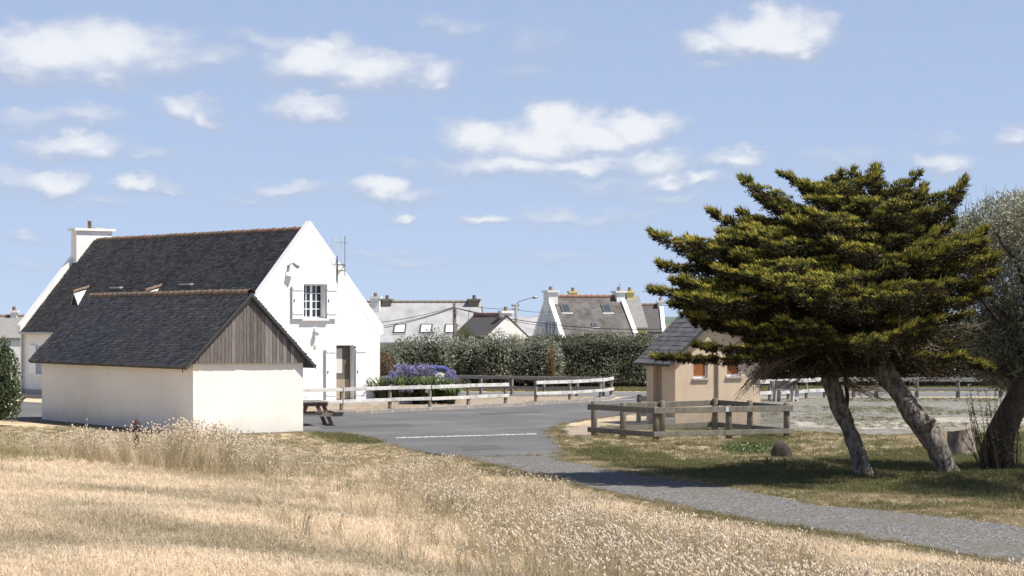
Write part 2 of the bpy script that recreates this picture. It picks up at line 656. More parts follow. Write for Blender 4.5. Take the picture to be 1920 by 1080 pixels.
M_stump = pm('stump_bark', (.34, .28, .23), (.12, .095, .075), 6, .95, 1.0, 12, stretch=(1, 1, .5))
M_stone = pm('shade_toned_stone', (.075, .064, .057), (.04, .034, .031), 5, .95, .8, 10)  # stone tone darkened further to carry the tree shade over it

# ================================================================== THE SETTING
MOUND = [(-60, 51), (-9, 50.5), (-2.4, 51), (0.7, 47.3), (2.9, 38.6), (7.3, 29.3), (11, 20), (17, 6), (22, -20)]


def vnoise(x, y, seed=0):
    """smooth value noise in numpy"""
    xi, yi = np.floor(x).astype(int), np.floor(y).astype(int)
    fx, fy = x - xi, y - yi
    fx, fy = fx * fx * (3 - 2 * fx), fy * fy * (3 - 2 * fy)

    def h(a, b):
        q = np.sin(a * 127.1 + b * 311.7 + seed * 74.7) * 43758.5453
        return q - np.floor(q)
    return (h(xi, yi) * (1 - fx) + h(xi + 1, yi) * fx) * (1 - fy) + (h(xi, yi + 1) * (1 - fx) + h(xi + 1, yi + 1) * fx) * fy


def mound_s(x, y):
    """signed distance inside the mound's foot line (positive on the camera's side)"""
    x, y = np.asarray(x, float), np.asarray(y, float)
    best = np.full(x.shape, 1e9)
    for (ax, ay), (bx, by) in zip(MOUND[:-1], MOUND[1:]):
        dx, dy = bx - ax, by - ay
        t = np.clip(((x - ax) * dx + (y - ay) * dy) / (dx * dx + dy * dy), 0, 1)
        qx, qy = x - ax - t * dx, y - ay - t * dy
        best = np.minimum(best, np.hypot(qx, qy))
    pts = MOUND + [(-60, -20)]
    inside = np.zeros(x.shape, bool)
    n = len(pts)
    for i in range(n):
        x0, y0 = pts[i]
        x1, y1 = pts[(i + 1) % n]
        c = ((y0 > y) != (y1 > y)) & (x < (x1 - x0) * (y - y0) / (y1 - y0 + 1e-12) + x0)
        inside ^= c
    return np.where(inside, best, -best)


def sstep(a, b, x):
    t = np.clip((x - a) / (b - a), 0, 1)
    return t * t * (3 - 2 * t)


BUMPS = [(5.55, 51.6, .95, .22), (9.75, 47.0, 1.3, .20), (7.0, 49.0, .8, .07), (8.4, 47.6, .7, .08), (11.5, 45.5, 1.6, .14), (4.9, 52.4, .6, .10), (6.3, 52.6, .7, .08)]


def gz(x, y):
    x, y = np.asarray(x, float), np.asarray(y, float)
    s = mound_s(x, y)
    xr, yr = (x - 2.9) * .904 + (y - 38.6) * .428, 0
    t = np.clip(-xr / 13.5, 0, 1)
    k = np.minimum(sstep(0, 8.5, 51 - y), 1) * (t * t / (t + .10) * 1.10) * (s > 0)
    z = k * (1.12 + .20 * sstep(38, 15, y)) + k * .16 * (vnoise(x * .28, y * .28, 1) - .5) + k * .05 * (vnoise(x * 1.1, y * 1.1, 2) - .5)
    for bx, by, r, h in BUMPS:
        z = z + h * np.exp(-((x - bx) ** 2 + (y - by) ** 2) / (r * r)) * (s < 0)
    z = z - 2.6 * sstep(121, 150, y)
    z = z + .9 * sstep(240, 700, y) + 5.2 * sstep(900, 2400, y)
    return z


def gz1(x, y):
    return float(gz(np.array([x]), np.array([y]))[0])


def inpoly(px, py, poly):
    ins = np.zeros(px.shape, bool)
    n = len(poly)
    for i in range(n):
        x0, y0 = poly[i]
        x1, y1 = poly[(i + 1) % n]
        ins ^= ((y0 > py) != (y1 > py)) & (px < (x1 - x0) * (py - y0) / (y1 - y0 + 1e-12) + x0)
    return ins


def gpoly(pxpts):
    return [tuple(G(a, b)[:2]) for a, b in pxpts]


# boundaries read off the photograph and laid flat on the ground
ROAD = gpoly([(-220, 752), (38, 753), (446, 776), (570, 780.5), (695, 775.5), (840, 768), (980, 761.5), (1103, 754), (1145, 751), (1165, 746),
              (1240, 738.5), (1285, 738.5), (1285, 770), (1190, 776), (1110, 786), (1050, 797), (1026, 810), (1040, 826), (1060, 846), (1045, 853), (960, 858),
              (860, 860), (790, 850), (735, 836), (700, 824), (650, 814), (568, 810), (470, 815), (330, 812), (70, 792), (-220, 778)])
PATH = gpoly([(790, 849), (860, 858), (960, 856), (1045, 851), (1060, 848), (1045, 856), (1056, 866), (1099, 872), (1147, 882), (1220, 897), (1300, 905), (1387, 918), (1440, 929), (1537, 949),
              (1687, 962), (1800, 974), (1912, 988), (2080, 1006), (2250, 1030), (2250, 1130), (2080, 1090), (1912, 1061), (1762, 1033), (1612, 1008), (1462, 985), (1387, 974), (1301, 955), (1200, 936),
              (1100, 914), (1000, 888), (900, 866)])
LOT = gpoly([(1285, 772), (1290, 745.5), (1430, 745.5), (1600, 745.5), (1900, 745.5), (2300, 745.5), (2300, 800), (1990, 799), (1920, 802), (1840, 808), (1760, 812), (1680, 816), (1600, 815), (1540, 811),
             (1482, 806), (1380, 799), (1285, 796)])
FARROAD = gpoly([(700, 735.5), (2500, 735.5), (2500, 743.5), (1290, 743.5), (1200, 743), (1150, 744), (900, 742.5), (700, 743)])

GREEN_PX = [[(1065, 850), (1150, 876), (1300, 898), (1440, 915), (1600, 925), (1750, 930), (1920, 950), (2100, 960), (2100, 830), (1830, 832), (1640, 845), (1480, 866), (1300, 866), (1200, 846), (1120, 838)],
            [(1340, 838), (1430, 846), (1480, 828), (1470, 812), (1400, 815)], [(1240, 806), (1470, 812), (1420, 798), (1260, 797)], [(560, 812), (640, 830), (720, 838), (700, 822), (640, 812)],
            [(860, 1), (861, 1), (861, 2)], [(1800, 812), (1990, 812), (1990, 830), (1800, 830)]]
SAND_PX = [[(560, 778), (700, 772), (980, 758), (1103, 751), (1150, 749), (1150, 744), (900, 743), (700, 752), (560, 765)],
           [(1040, 806), (1100, 794), (1110, 812), (1085, 822), (1050, 820)]]


def graded():
    X = np.concatenate([[-2600, -1200, -600, -300, -150, -90, -60, -45, -36, -30], np.arange(-26, 26.01, .34), [30, 36, 45, 60, 90, 150, 300, 600, 1200, 2600]])
    Y = np.concatenate([[-80, -50, -30, -18, -10, -4, 0, 4, 8], np.arange(10, 74, .34), np.arange(74, 126, .9), [130, 136, 144, 155, 175, 210, 260, 330, 430, 600, 800, 1000, 1300, 1700, 2400, 4500]])
    return X, Y


GX, GY = graded()
gx, gy = np.meshgrid(GX, GY)
gzv = gz(gx, gy)
_d = np.maximum(gy, 1.0)
gpx = 960 + gx / _d * FPX
gpy = HY + (HC - gzv) / _d * FPX
gpy = np.where(gy < 8, 3000, gpy)


def blur(a, k):
    for _ in range(k):
        p = np.pad(a, 1, mode='edge')
        a = (p[:-2, 1:-1] + p[2:, 1:-1] + p[1:-1, :-2] + p[1:-1, 2:] + 2 * p[1:-1, 1:-1]) / 6
    return a


flat = gy > 20
GRN = np.zeros(gx.shape)
for po in GREEN_PX:  # green grass; its dark tone under the trees also strengthens their shadow
    GRN = np.maximum(GRN, (inpoly(gpx, gpy, po) & flat).astype(float))
GRN = blur(GRN, 3)
rightlawn = (gy > 28) & (gy < 72) & (gx > -1) & (mound_s(gx, gy) < 0)
GRN = np.maximum(GRN, rightlawn * .36)
GRN = np.maximum(GRN, ((gy > 96) & (gy < 122)) * .25)
GRN = np.maximum(GRN, ((gy >= 122)) * .7)
SND = np.zeros(gx.shape)
for po in SAND_PX:
    SND = np.maximum(SND, (inpoly(gpx, gpy, po) & flat).astype(float))
SND = blur(SND, 1)


def lookup(A, x, y):
    i = np.clip(np.searchsorted(GX, x) - 1, 0, len(GX) - 1)
    j = np.clip(np.searchsorted(GY, y) - 1, 0, len(GY) - 1)
    return A[j, i]


# ---- ground
def ground_mat():
    m, t, b = new_mat('dry_ground')
    n, l = t.nodes.new, t.links.new
    pos = n('ShaderNodeNewGeometry').outputs['Position']

    def noise(scale, det=5, rough=.6):
        q = n('ShaderNodeTexNoise')
        q.inputs['Scale'].default_value = scale
        q.inputs['Detail'].default_value = det
        q.inputs['Roughness'].default_value = rough
        l(pos, q.inputs['Vector'])
        return q.outputs['Fac']

    def mix(f, a, bb):
        x = n('ShaderNodeMix')
        x.data_type = 'RGBA'
        for s_, v_ in (('A', a), ('B', bb)):
            if isinstance(v_, tuple):
                x.inputs[s_].default_value = (*v_, 1)
            else:
                l(v_, x.inputs[s_])
        if isinstance(f, float):
            x.inputs['Factor'].default_value = f
        else:
            l(f, x.inputs['Factor'])
        return x.outputs['Result']

    def rng(f, a, bb):
        r = n('ShaderNodeMapRange')
        r.inputs['From Min'].default_value = a
        r.inputs['From Max'].default_value = bb
        l(f, r.inputs['Value'])
        return r.outputs[0]
    straw = mix(rng(noise(9), .3, .7), (.60, .485, .34), (.47, .375, .25))
    straw = mix(rng(noise(.55, 4), .42, .66), straw, (.34, .28, .175))
    green = mix(rng(noise(6), .3, .7), (.095, .105, .042), (.18, .155, .075))
    ga = n('ShaderNodeAttribute')
    ga.attribute_name = 'green'
    gm = n('ShaderNodeMath')
    gm.operation = 'ADD'
    l(ga.outputs['Fac'], gm.inputs[0])
    l(rng(noise(2.2), .1, 1.9), gm.inputs[1])
    col = mix(rng(gm.outputs[0], .45, .95), straw, green)
    sa = n('ShaderNodeAttribute')
    sa.attribute_name = 'sand'
    sand = mix(rng(noise(14), .35, .65), (.36, .30, .24), (.22, .175, .13))
    col = mix(rng(sa.outputs['Fac'], .2, .7), col, sand)
    l(col, b.inputs['Base Color'])
    b.inputs['Roughness'].default_value = .97
    setspec(b, .1)
    bp = n('ShaderNodeBump')
    bp.inputs['Strength'].default_value = .9
    bp.inputs['Distance'].default_value = .04
    l(noise(22), bp.inputs['Height'])
    l(bp.outputs[0], b.inputs['Normal'])
    return m


ny, nx = gx.shape
V = np.stack([gx, gy, gzv], -1).reshape(-1, 3)
idx = np.arange(ny * nx).reshape(ny, nx)
F = np.stack([idx[:-1, :-1], idx[:-1, 1:], idx[1:, 1:], idx[1:, :-1]], -1).reshape(-1, 4)
ground = arr_mesh('ground', V, F, ground_mat(), attrs={'green': GRN.ravel(), 'sand': SND.ravel()}, kind='structure', smooth=True)


def jag(poly, step, amp, seed):
    """subdivide a polygon's outline and roughen it"""
    r = random.Random(seed)
    out = []
    n = len(poly)
    for i in range(n):
        a, b = Vector(poly[i]), Vector(poly[(i + 1) % n])
        k = max(1, int((b - a).length / step))
        for j in range(k):
            p = a.lerp(b, j / k)
            out.append((p.x + r.uniform(-amp, amp), p.y + r.uniform(-amp, amp)))
    return out


def sheet(name, poly, z, mat, kind='structure'):
    bm = bmesh.new()
    vs = [bm.verts.new((x, y, z)) for x, y in poly]
    f = bm.faces.new(vs)
    bmesh.ops.triangulate(bm, faces=[f], ngon_method='EAR_CLIP')
    bmesh.ops.recalc_face_normals(bm, faces=bm.faces)
    for f in bm.faces:
        if f.normal.z < 0:
            f.normal_flip()
    me = bpy.data.meshes.new(name)
    bm.to_mesh(me)
    bm.free()
    me.materials.append(mat)
    o = bpy.data.objects.new(name, me)
    COL.objects.link(o)
    o['kind'] = kind
    return o


M_asph = pm('asphalt', (.128, .126, .126), (.100, .099, .100), 26, .93, .7, 160, spec=.2, world=True, c3=(.155, .150, .144), scale3=.3, contrast=(.3, .7))
M_asph2 = pm('far_asphalt', (.15, .15, .15), (.125, .124, .124), 8, .93, world=True)


def gravel_mat(name, a, b_, c, big, patch):
    m, t, b = new_mat(name)
    n, l = t.nodes.new, t.links.new
    pos = n('ShaderNodeNewGeometry').outputs['Position']
    vo = n('ShaderNodeTexVoronoi')
    vo.inputs['Scale'].default_value = big
    l(pos, vo.inputs['Vector'])
    sp = n('ShaderNodeSeparateColor')
    l(vo.outputs['Color'], sp.inputs[0])
    cr = n('ShaderNodeValToRGB')
    cr.color_ramp.elements[0].color = (*a, 1)
    cr.color_ramp.elements[1].color = (*c, 1)
    e = cr.color_ramp.elements.new(.55)
    e.color = (*b_, 1)
    l(sp.outputs[0], cr.inputs['Fac'])
    no = n('ShaderNodeTexNoise')
    no.inputs['Scale'].default_value = .7
    no.inputs['Detail'].default_value = 6
    l(pos, no.inputs['Vector'])
    mr = n('ShaderNodeMapRange')
    mr.inputs['From Min'].default_value = .46
    mr.inputs['From Max'].default_value = .72
    l(no.outputs['Fac'], mr.inputs['Value'])
    mx = n('ShaderNodeMix')
    mx.data_type = 'RGBA'
    l(mr.outputs[0], mx.inputs['Factor'])
    l(cr.outputs[0], mx.inputs['A'])
    mx.inputs['B'].default_value = (*patch, 1)
    l(mx.outputs['Result'], b.inputs['Base Color'])
    b.inputs['Roughness'].default_value = .95
    setspec(b, .15)
    bp = n('ShaderNodeBump')
    bp.inputs['Strength'].default_value = .9
    bp.inputs['Distance'].default_value = .02
    l(vo.outputs['Distance'], bp.inputs['Height'])
    l(bp.outputs[0], b.inputs['Normal'])
    return m


M_gravel = gravel_mat('grey_gravel', (.066, .064, .062), (.122, .119, .114), (.24, .232, .22), 26, (.128, .114, .094))
M_lot = gravel_mat('pale_gravel', (.11, .102, .088), (.175, .165, .145), (.27, .255, .225), 9, (.125, .12, .07))
sheet('road', jag(ROAD, .7, .05, 1), .008, M_asph)
sheet('gravel_path', jag(PATH, .35, .09, 2), .016, M_gravel)
sheet('gravel_lot', jag(LOT, .5, .14, 3), .008, M_lot)
sheet('far_road', FARROAD, .012, M_asph2)
# pale gravel ribbon across the lot
sheet('pale_gravel_strip', jag(gpoly([(1480, 791), (1560, 795), (1640, 790), (1720, 786), (1800, 783), (1900, 784), (2200, 784), (2200, 798), (1900, 799), (1820, 803), (1700, 806), (1600, 806), (1500, 801)]), .4, .16, 5), .0125,
      gravel_mat('light_gravel', (.20, .185, .155), (.29, .27, .23), (.42, .39, .335), 9, (.19, .175, .12)))

# white stop line, worn, painted on the asphalt
M_line = pm('road_paint', (.50, .49, .47), (.17, .17, .17), 9, .8, world=True, contrast=(.45, .72))
a, b = G(742, 822), G(1006, 814.5)
ln = MB()
r = random.Random(4)
k = 26
for i in range(k):
    p, q = a.lerp(b, i / k + r.uniform(0, .004)), a.lerp(b, (i + 1) / k - r.uniform(.0, .006))
    h0, h1 = r.uniform(.16, .30), r.uniform(.16, .30)
    ln.add([(p.x, p.y - h0, .016), (q.x, q.y - h1, .016), (q.x, q.y + h1, .016), (p.x, p.y + h0, .016)], [(0, 1, 2, 3)])
o = ln.build('road_marking', M_line)
o['kind'] = 'structure'
a, b = G(1128, 752), G(1192, 749)
ln = MB()
ln.add([(a.x, a.y - .2, .016), (b.x, b.y - .2, .016), (b.x, b.y + .2, .016), (a.x, a.y + .2, .016)], [(0, 1, 2, 3)])
o = ln.build('road_marking', M_line)
o['kind'] = 'structure'

M_patch = pm('asphalt_patch', (.105, .104, .105), (.088, .087, .088), 20, .95, .6, 150, spec=.15, world=True)
for k, po in enumerate(([(600, 800), (760, 795), (770, 799), (610, 805)], [(900, 775), (1010, 771), (1015, 774), (905, 778.5)], [(860, 838), (930, 835), (940, 842), (868, 846)])):
    sheet('asphalt_repair', jag(gpoly(po), .5, .06, 20 + k), .0125, M_patch)
M_tar = pm('tar_seam', (.06, .06, .06), (.05, .05, .05), 20, .9, world=True)
rk = random.Random(31)
for (pa, pb) in (((620, 793), (960, 776)), ((820, 850), (1010, 800)), ((980, 763), (1080, 790))):
    a_, b_ = G(*pa), G(*pb)
    m_ = MB()
    prev = None
    nn_ = 40
    for i in range(nn_ + 1):
        p_ = a_.lerp(b_, i / nn_) + Vector((rk.uniform(-.05, .05), rk.uniform(-.16, .16), 0))
        if prev is not None and rk.random() > .12:
            m_.add([(prev.x, prev.y - .03, .0145), (p_.x, p_.y - .03, .0145), (p_.x, p_.y + .03, .0145), (prev.x, prev.y + .03, .0145)], [(0, 1, 2, 3)])
        prev = p_
    o = m_.build('tar_seam', M_tar)
    o['kind'] = 'structure'

# kerb of single stones along the far side of the car park
kerb = empty('kerb')
kerb['kind'] = 'structure'
KPX = [(446, 775), (570, 779.5), (640, 777.5), (695, 774.5), (770, 771), (840, 767), (910, 764), (980, 760.5), (1045, 757), (1103, 753), (1130, 751), (1146, 748), (1150, 745)]
kp = [G(a, b) for a, b in KPX]
segs = []
for a, b in zip(kp[:-1], kp[1:]):
    k = max(1, round((b - a).length / 1.0))
    for j in range(k):
        segs.append((a.lerp(b, j / k), a.lerp(b, (j + 1) / k)))
r = random.Random(3)
for a, b in segs:
    t = (b - a).normalized()
    g_ = .02
    h = .125 + r.uniform(-.012, .012)
    m = MB()
    m.beam(a + t * g_ + Vector((0, 0, h / 2 - .01)), b - t * g_ + Vector((0, 0, h / 2 - .01)), .16, h)
    m.build('kerb_stone', M_kerb, kerb, bevel=.015)
    m = MB()
    m.beam(b - t * g_ * .9 + Vector((0, 0, .05)), b + t * g_ * .9 + Vector((0, 0, .05)), .145, .10)
    m.build('kerb_joint', M_mortar, kerb)

# pavement slab around the white house
HO = Vector((-10.05, 88.0, 0))
HR = math.atan2(.624, .782)
HG = Vector((math.cos(HR), math.sin(HR), 0))
HL = Vector((-math.sin(HR), math.cos(HR), 0))
pv = []
for (t, l) in ((-1.0, -1.25), (7.0, -1.25), (7.0, .6), (7.0, 17.5), (-1.0, 17.5)):
    q = HO + HG * t + HL * l
    pv.append((q.x, q.y))
m = MB()
m.prism_z(pv, -.1, .11)
o = m.build('pavement', pm('pavement_concrete', (.46, .41, .34), (.36, .32, .265), 3, .94, .3, 40, world=True))
o['kind'] = 'structure'

# far hills
def hills():
    m = MB()
    xs = np.linspace(-900, 900, 160)
    rows = [(1500, -3), (1560, 4), (1650, None), (1800, 2), (2100, -6)]
    vs, fs = [], []
    for yy, zz in rows:
        for x in xs:
            if zz is None:
                z = 4.6 + 2.2 * float(vnoise(np.array([x / 160.]), np.array([.3]), 5)[0]) + 1.6 * float(vnoise(np.array([x / 18.]), np.array([.7]), 6)[0])
            else:
                z = zz
            vs.append((x, yy, z))
    n = len(xs)
    for r_ in range(len(rows) - 1):
        for i in range(n - 1):
            fs.append((r_ * n + i, r_ * n + i + 1, (r_ + 1) * n + i + 1, (r_ + 1) * n + i))
    m.add(vs, fs)
    o = m.build('hills', pm('hill_green', (.075, .105, .085), (.13, .16, .115), .03, .95, world=True), smooth=True)
    o['kind'] = 'structure'


hills()

# ================================================================== BUILDINGS
def rect_minus(x0, x1, z0, topf, holes, brk=()):
    """cells (polygons in x,z) of a wall from x0..x1, z0..topf(x), without the holes (xa,xb,za,zb)"""
    xs = sorted(set([x0, x1] + [h[0] for h in holes] + [h[1] for h in holes] + list(brk)))
    xs = [x for x in xs if x0 <= x <= x1]
    cells = []
    for a, b in zip(xs[:-1], xs[1:]):
        hs = sorted([h for h in holes if h[0] < (a + b) / 2 < h[1]], key=lambda h: h[2])
        lo = z0
        for h in hs:
            if h[2] > lo + 1e-4:
                cells.append([(a, lo), (b, lo), (b, h[2]), (a, h[2])])
            lo = h[3]
        cells.append([(a, lo), (b, lo), (b, topf(b)), (a, topf(a))])
    return cells


def slates(name, U, S, row, wid, M, mat, parent, lift=.016, seed=0, u0=0.0):
    """overlapping slate courses on a slope: U along the ridge, S up the slope; M maps (u, s, w) to the thing's space"""
    r = np.random.default_rng(seed)
    nr = int(round(S / row))
    row = S / nr
    V, F, T = [], [], []
    for j in range(nr):
        k = int(U / wid)
        off = (j % 2) * .5 * wid
        edges = np.concatenate([[0], np.arange(1, k + 1) * wid - off, [U]])
        edges = edges[(edges >= 0) & (edges <= U)]
        edges = np.unique(edges)
        jit = r.normal(0, .006, len(edges) - 1)
        for i in range(len(edges) - 1):
            a, b = edges[i] + .003, edges[i + 1] - .003
            if b - a < .02:
                continue
            s0 = j * row + jit[i] - .012
            s1 = (j + 1) * row + .03
            l0 = lift * r.uniform(.75, 1.5)
            base = len(V)
            V += [(u0 + a, s0, l0), (u0 + b, s0, l0 * r.uniform(.85, 1.15)), (u0 + b, s1, .001), (u0 + a, s1, .001), (u0 + a, s0, 0), (u0 + b, s0, 0)]
            F += [(base, base + 1, base + 2, base + 3), (base + 4, base + 5, base + 1, base), ]
            T += [r.random()] * 6
    V = np.array(V)
    A = np.array(M)
    V = V @ A[:3, :3].T + A[:3, 3]
    return arr_mesh(name, V, np.array(F), mat, parent, attrs={'tint': T}, kind='stuff')


def slope_matrix(origin, udir, sdir):
    u, s = Vector(udir).normalized(), Vector(sdir).normalized()
    w = u.cross(s)
    M = Matrix.Identity(4)
    for i, c in enumerate((u, s, w)):
        for j in range(3):
            M[j][i] = c[j]
    for j in range(3):
        M[j][3] = origin[j]
    return M


def ridge_tiles(parent, p0, p1, n, mats, rad=.12, seed=0):
    r = random.Random(seed)
    p0, p1 = Vector(p0), Vector(p1)
    t = (p1 - p0).normalized()
    sd_ = t.cross(Vector((0, 0, 1)))
    step = (p1 - p0).length / n
    meshes = {}
    for i in range(n):
        m = r.choice(mats)
        key = m.name
        if key not in meshes:
            vs, fs = [], []
            for e, (off, rr) in enumerate(((0, rad), (step * .8, rad * .93), (step * .8, rad * 1.1), (step * 1.04, rad * 1.1))):
                for k in range(7):
                    th = math.pi * (-.08 + 1.16 * k / 6)
                    vs.append(tuple(t * off + sd_ * (math.cos(th) * rr) + Vector((0, 0, math.sin(th) * rr * .95))))
            for e in range(3):
                for k in range(6):
                    fs.append((e * 7 + k, e * 7 + k + 1, (e + 1) * 7 + k + 1, (e + 1) * 7 + k))
            me = bpy.data.meshes.new('ridge_tile')
            me.from_pydata(vs, [], fs)
            me.materials.append(m)
            meshes[key] = me
        o = bpy.data.objects.new('ridge_tile', meshes[key])
        o.location = p0 + t * (i * step) + Vector((0, 0, r.uniform(-.008, .008)))
        COL.objects.link(o)
        o.parent = parent


def tpx(px, O, gd):
    """distance along a wall that starts at O and runs along gd, seen at photo column px"""
    k = (px - 960) / FPX
    return (k * O.y - O.x) / (gd.x - k * gd.y)


# ------------------------------------------------------------------ the white house
house = empty('white_house', HO, HR)
tag(house, 'tall white rendered house with steep dark slate roof and open shutters', 'house')
HW, HLEN, EV, RG = 6.38, 17.2, 2.80, 6.62
hx = lambda px: tpx(px, HO, HG)
win = (2.84, 3.86, 3.24, 4.55)
door = (hx(627.5), hx(664), .16, 2.24)
top = lambda x: EV + .2 + (RG + .26 - EV) * (1 - abs(x - HW / 2) / (HW / 2)) if True else 0
w = MB()
for c in rect_minus(-.0, HW, .0, lambda x: EV + (RG + .1 - EV) * (1 - abs(x - HW / 2) / (HW / 2)), [win, door], brk=(HW / 2,)):
    w.prism_y(c, 0, .32)
gable = w.build('gable_wall', M_white, house)
# raised verge with kneelers
w = MB()
for y0, y1 in ((-.006, .30), (HLEN - .30, HLEN + .006)):
    th = .20
    for sgn in (0, 1):
        def X(x):
            return x if sgn == 0 else HW - x
        pl = [(X(-.16), EV - .12), (X(-.16), EV + .18), (X(HW / 2), RG + .30), (X(HW / 2), RG + .02), (X(.05), EV - .22)]
        if sgn:
            pl = pl[::-1]
        w.prism_y(pl, y0, y1)
w.each('verge_coping', M_white, house)
w = MB()
lwin = (HLEN - 2.75, HLEN - 1.55, .95, 2.12)
for c in rect_minus(.32, HLEN - .0, .0, lambda y: EV - .02, [lwin]):
    w.prism_x([(y, z) for y, z in c], 0, .3)
w.build('side_wall', M_white, house)
w = MB()
w.box(HW - .3, .32, 0, HW, HLEN, EV - .02)
w.prism_y([(0.3, 0), (HW - .3, 0), (HW - .3, EV), (HW / 2, RG), (.3, EV)], HLEN - .3, HLEN)
w.build('back_wall', M_white, house)
# roof
rf = MB()
rf.prism_y([(-.12, EV - .1), (HW / 2, RG - .03), (HW + .12, EV - .1), (HW / 2, EV + .6)], .30, HLEN - .30)
roof = rf.build('roof', M_slated, house)
sl = Vector((HW / 2 + .16, 0, RG - EV + .16))
slates('slates', HLEN - .6, sl.length - .02, .122, .22, slope_matrix((-.16, HLEN - .30, EV - .14), (0, -1, 0), (HW / 2 + .16, 0, RG - EV + .16)), M_slate, roof, seed=1, lift=.028)
slates('slates', HLEN - .6, sl.length - .02, .122, .22, slope_matrix((HW + .16, .30, EV - .14), (0, 1, 0), (-(HW / 2 + .16), 0, RG - EV + .16)), M_slate, roof, seed=2, lift=.028)
ridge_tiles(roof, (HW / 2, HLEN - .9, RG - .01), (HW / 2, .3, RG - .01), 44, [M_terra, M_ridge_old, M_ridge_moss, M_terra, M_ridge_old], .115, 5)
g = MB()
g.tube([(-.2, .3, EV - .15), (-.2, HLEN - .3, EV - .15)], .055, 6)
g.build('gutter', M_metal, house)
# chimney on the far gable
c = MB()
cx = HW / 2
cy = HLEN - .35
c.box(cx - .86, cy - .24, RG - 1.25, cx + .86, cy + .24, RG + .40)
ch = c.build('chimney', M_white, house)
c = MB()
c.box(cx - .98, cy - .34, RG + .402, cx + .98, cy + .34, RG + .50)
c.build('chimney_cap', M_white, ch)
c = MB()
c.lathe([(.085, 0), (.08, .26), (.095, .28), (.085, .34)], (cx - .10, cy, RG + .50), 10)
c.build('chimney_pot', M_ridge_old, ch, smooth=True)
c = MB()
c.box(cx + .1, cy - .12, RG + .50, cx + .62, cy + .12, RG + .55)
c.build('chimney_slab', M_concrete, ch)
# two little triangular dormers and roof vents on the left slope
def on_left_slope(px, py):
    """house-local point on the left slope seen at a photo pixel"""
    # slope plane in local space: z = EV + x*(RG-EV)/(HW/2)
    m_ = (RG - EV) / (HW / 2)
    o_ = Vector((0, 0, HC)) - HO
    dr = Vector(((px - 960) / FPX, 1, (HY - py) / FPX))
    ol = Vector((o_.dot(HG), o_.dot(HL), o_.z))
    dl = Vector((dr.dot(HG), dr.dot(HL), dr.z))
    t = (EV + m_ * ol.x - ol.z) / (dl.z - m_ * dl.x)
    return ol + dl * t


def dormer(px, py):
    p = on_left_slope(px, py)          # lower front corner nearest the camera (house gable side)
    m_ = (RG - EV) / (HW / 2)
    hh, dp = .60, .44
    d = MB()
    # a triangular prism: front face leans over the slope, ridge runs up to it
    x0, y0, z0 = p.x, p.y, p.z
    wd = .74
    xr = hh / m_
    A, B = (x0, y0, z0 - .02), (x0, y0 + wd, z0 - .02)
    C = (x0 - .05, y0 + wd / 2, z0 + hh)
    D = (x0 + (hh + .20) / m_ + .02, y0 + wd / 2, z0 + hh + .20)
    d.add([A, B, C, D, (x0, y0, z0 - .1), (x0, y0 + wd, z0 - .1)], [(0, 2, 3), (1, 3, 2), (0, 1, 2), (4, 5, 1, 0)])
    dd = d.build('dormer', pm('dormer_zinc', (.62, .62, .62), (.52, .52, .52), 6, .5), roof)
    ff = MB()
    ff.add([(x0 - .012, y0 + .06, z0 + .01), (x0 - .012, y0 + wd - .06, z0 + .01), (x0 - .055, y0 + wd / 2, z0 + hh - .07)], [(0, 1, 2), (2, 1, 0)])
    ff.build('dormer_louvre', M_slated, dd)
    rt = MB()
    for k in range(3):
        a_ = Vector(C).lerp(Vector(D), k / 3)
        b_ = Vector(C).lerp(Vector(D), (k + 1.02) / 3)
        rt.tube([a_ + Vector((0, 0, .01)), b_ + Vector((0, 0, .03))], [.07, .075], 8)
    rt.build('dormer_ridge', M_ridge_old, dd)


dormer(148, 575)
dormer(284, 574)


def roof_vent(px, py):
    p = on_left_slope(px, py)
    m_ = (RG - EV) / (HW / 2)
    v_ = MB()
    v_.box(p.x - .05, p.y - .40, p.z - .12, p.x + .28, p.y + .40, p.z + .13)
    o = v_.build('roof_light', M_slated, roof)
    v_ = MB()
    v_.box(p.x - .09, p.y - .42, p.z + .131, p.x + .20, p.y + .42, p.z + .20)
    v_.build('roof_light_flashing', M_concrete, o)


roof_vent(218, 547)
roof_vent(349, 541)
# gable window
def mullioned(parent, x0, x1, z0, z1, yf, cols, rows, mf, mg, fw=.055, name='window', mid=True):
    wi = MB()
    wi.box(x0, yf, z0, x0 + fw, yf + .06, z1)
    wi.box(x1 - fw, yf, z0, x1, yf + .06, z1)
    wi.box(x0 + fw, yf, z0, x1 - fw, yf + .06, z0 + fw)
    wi.box(x0 + fw, yf, z1 - fw, x1 - fw, yf + .06, z1)
    ix0, ix1, iz0, iz1 = x0 + fw, x1 - fw, z0 + fw, z1 - fw
    cw = (ix1 - ix0) / cols
    rh = (iz1 - iz0) / rows
    for i in range(1, cols):
        bw = .045 if (mid and i * 2 == cols) else .014
        wi.box(ix0 + i * cw - bw, yf - (.012 if bw > .02 else .006), iz0, ix0 + i * cw + bw, yf + .055, iz1)
    for j in range(1, rows):
        wi.box(ix0, yf + .003, iz0 + j * rh - .014, ix1, yf + .05, iz0 + j * rh + .014)
    o = wi.build(name, mf, parent)
    for i in range(cols):
        for j in range(rows):
            p = MB()
            p.box(ix0 + i * cw + .01, yf + .030, iz0 + j * rh + .01, ix0 + (i + 1) * cw - .01, yf + .034, iz0 + (j + 1) * rh - .01)
            p.build('pane', mg, o)
    return o


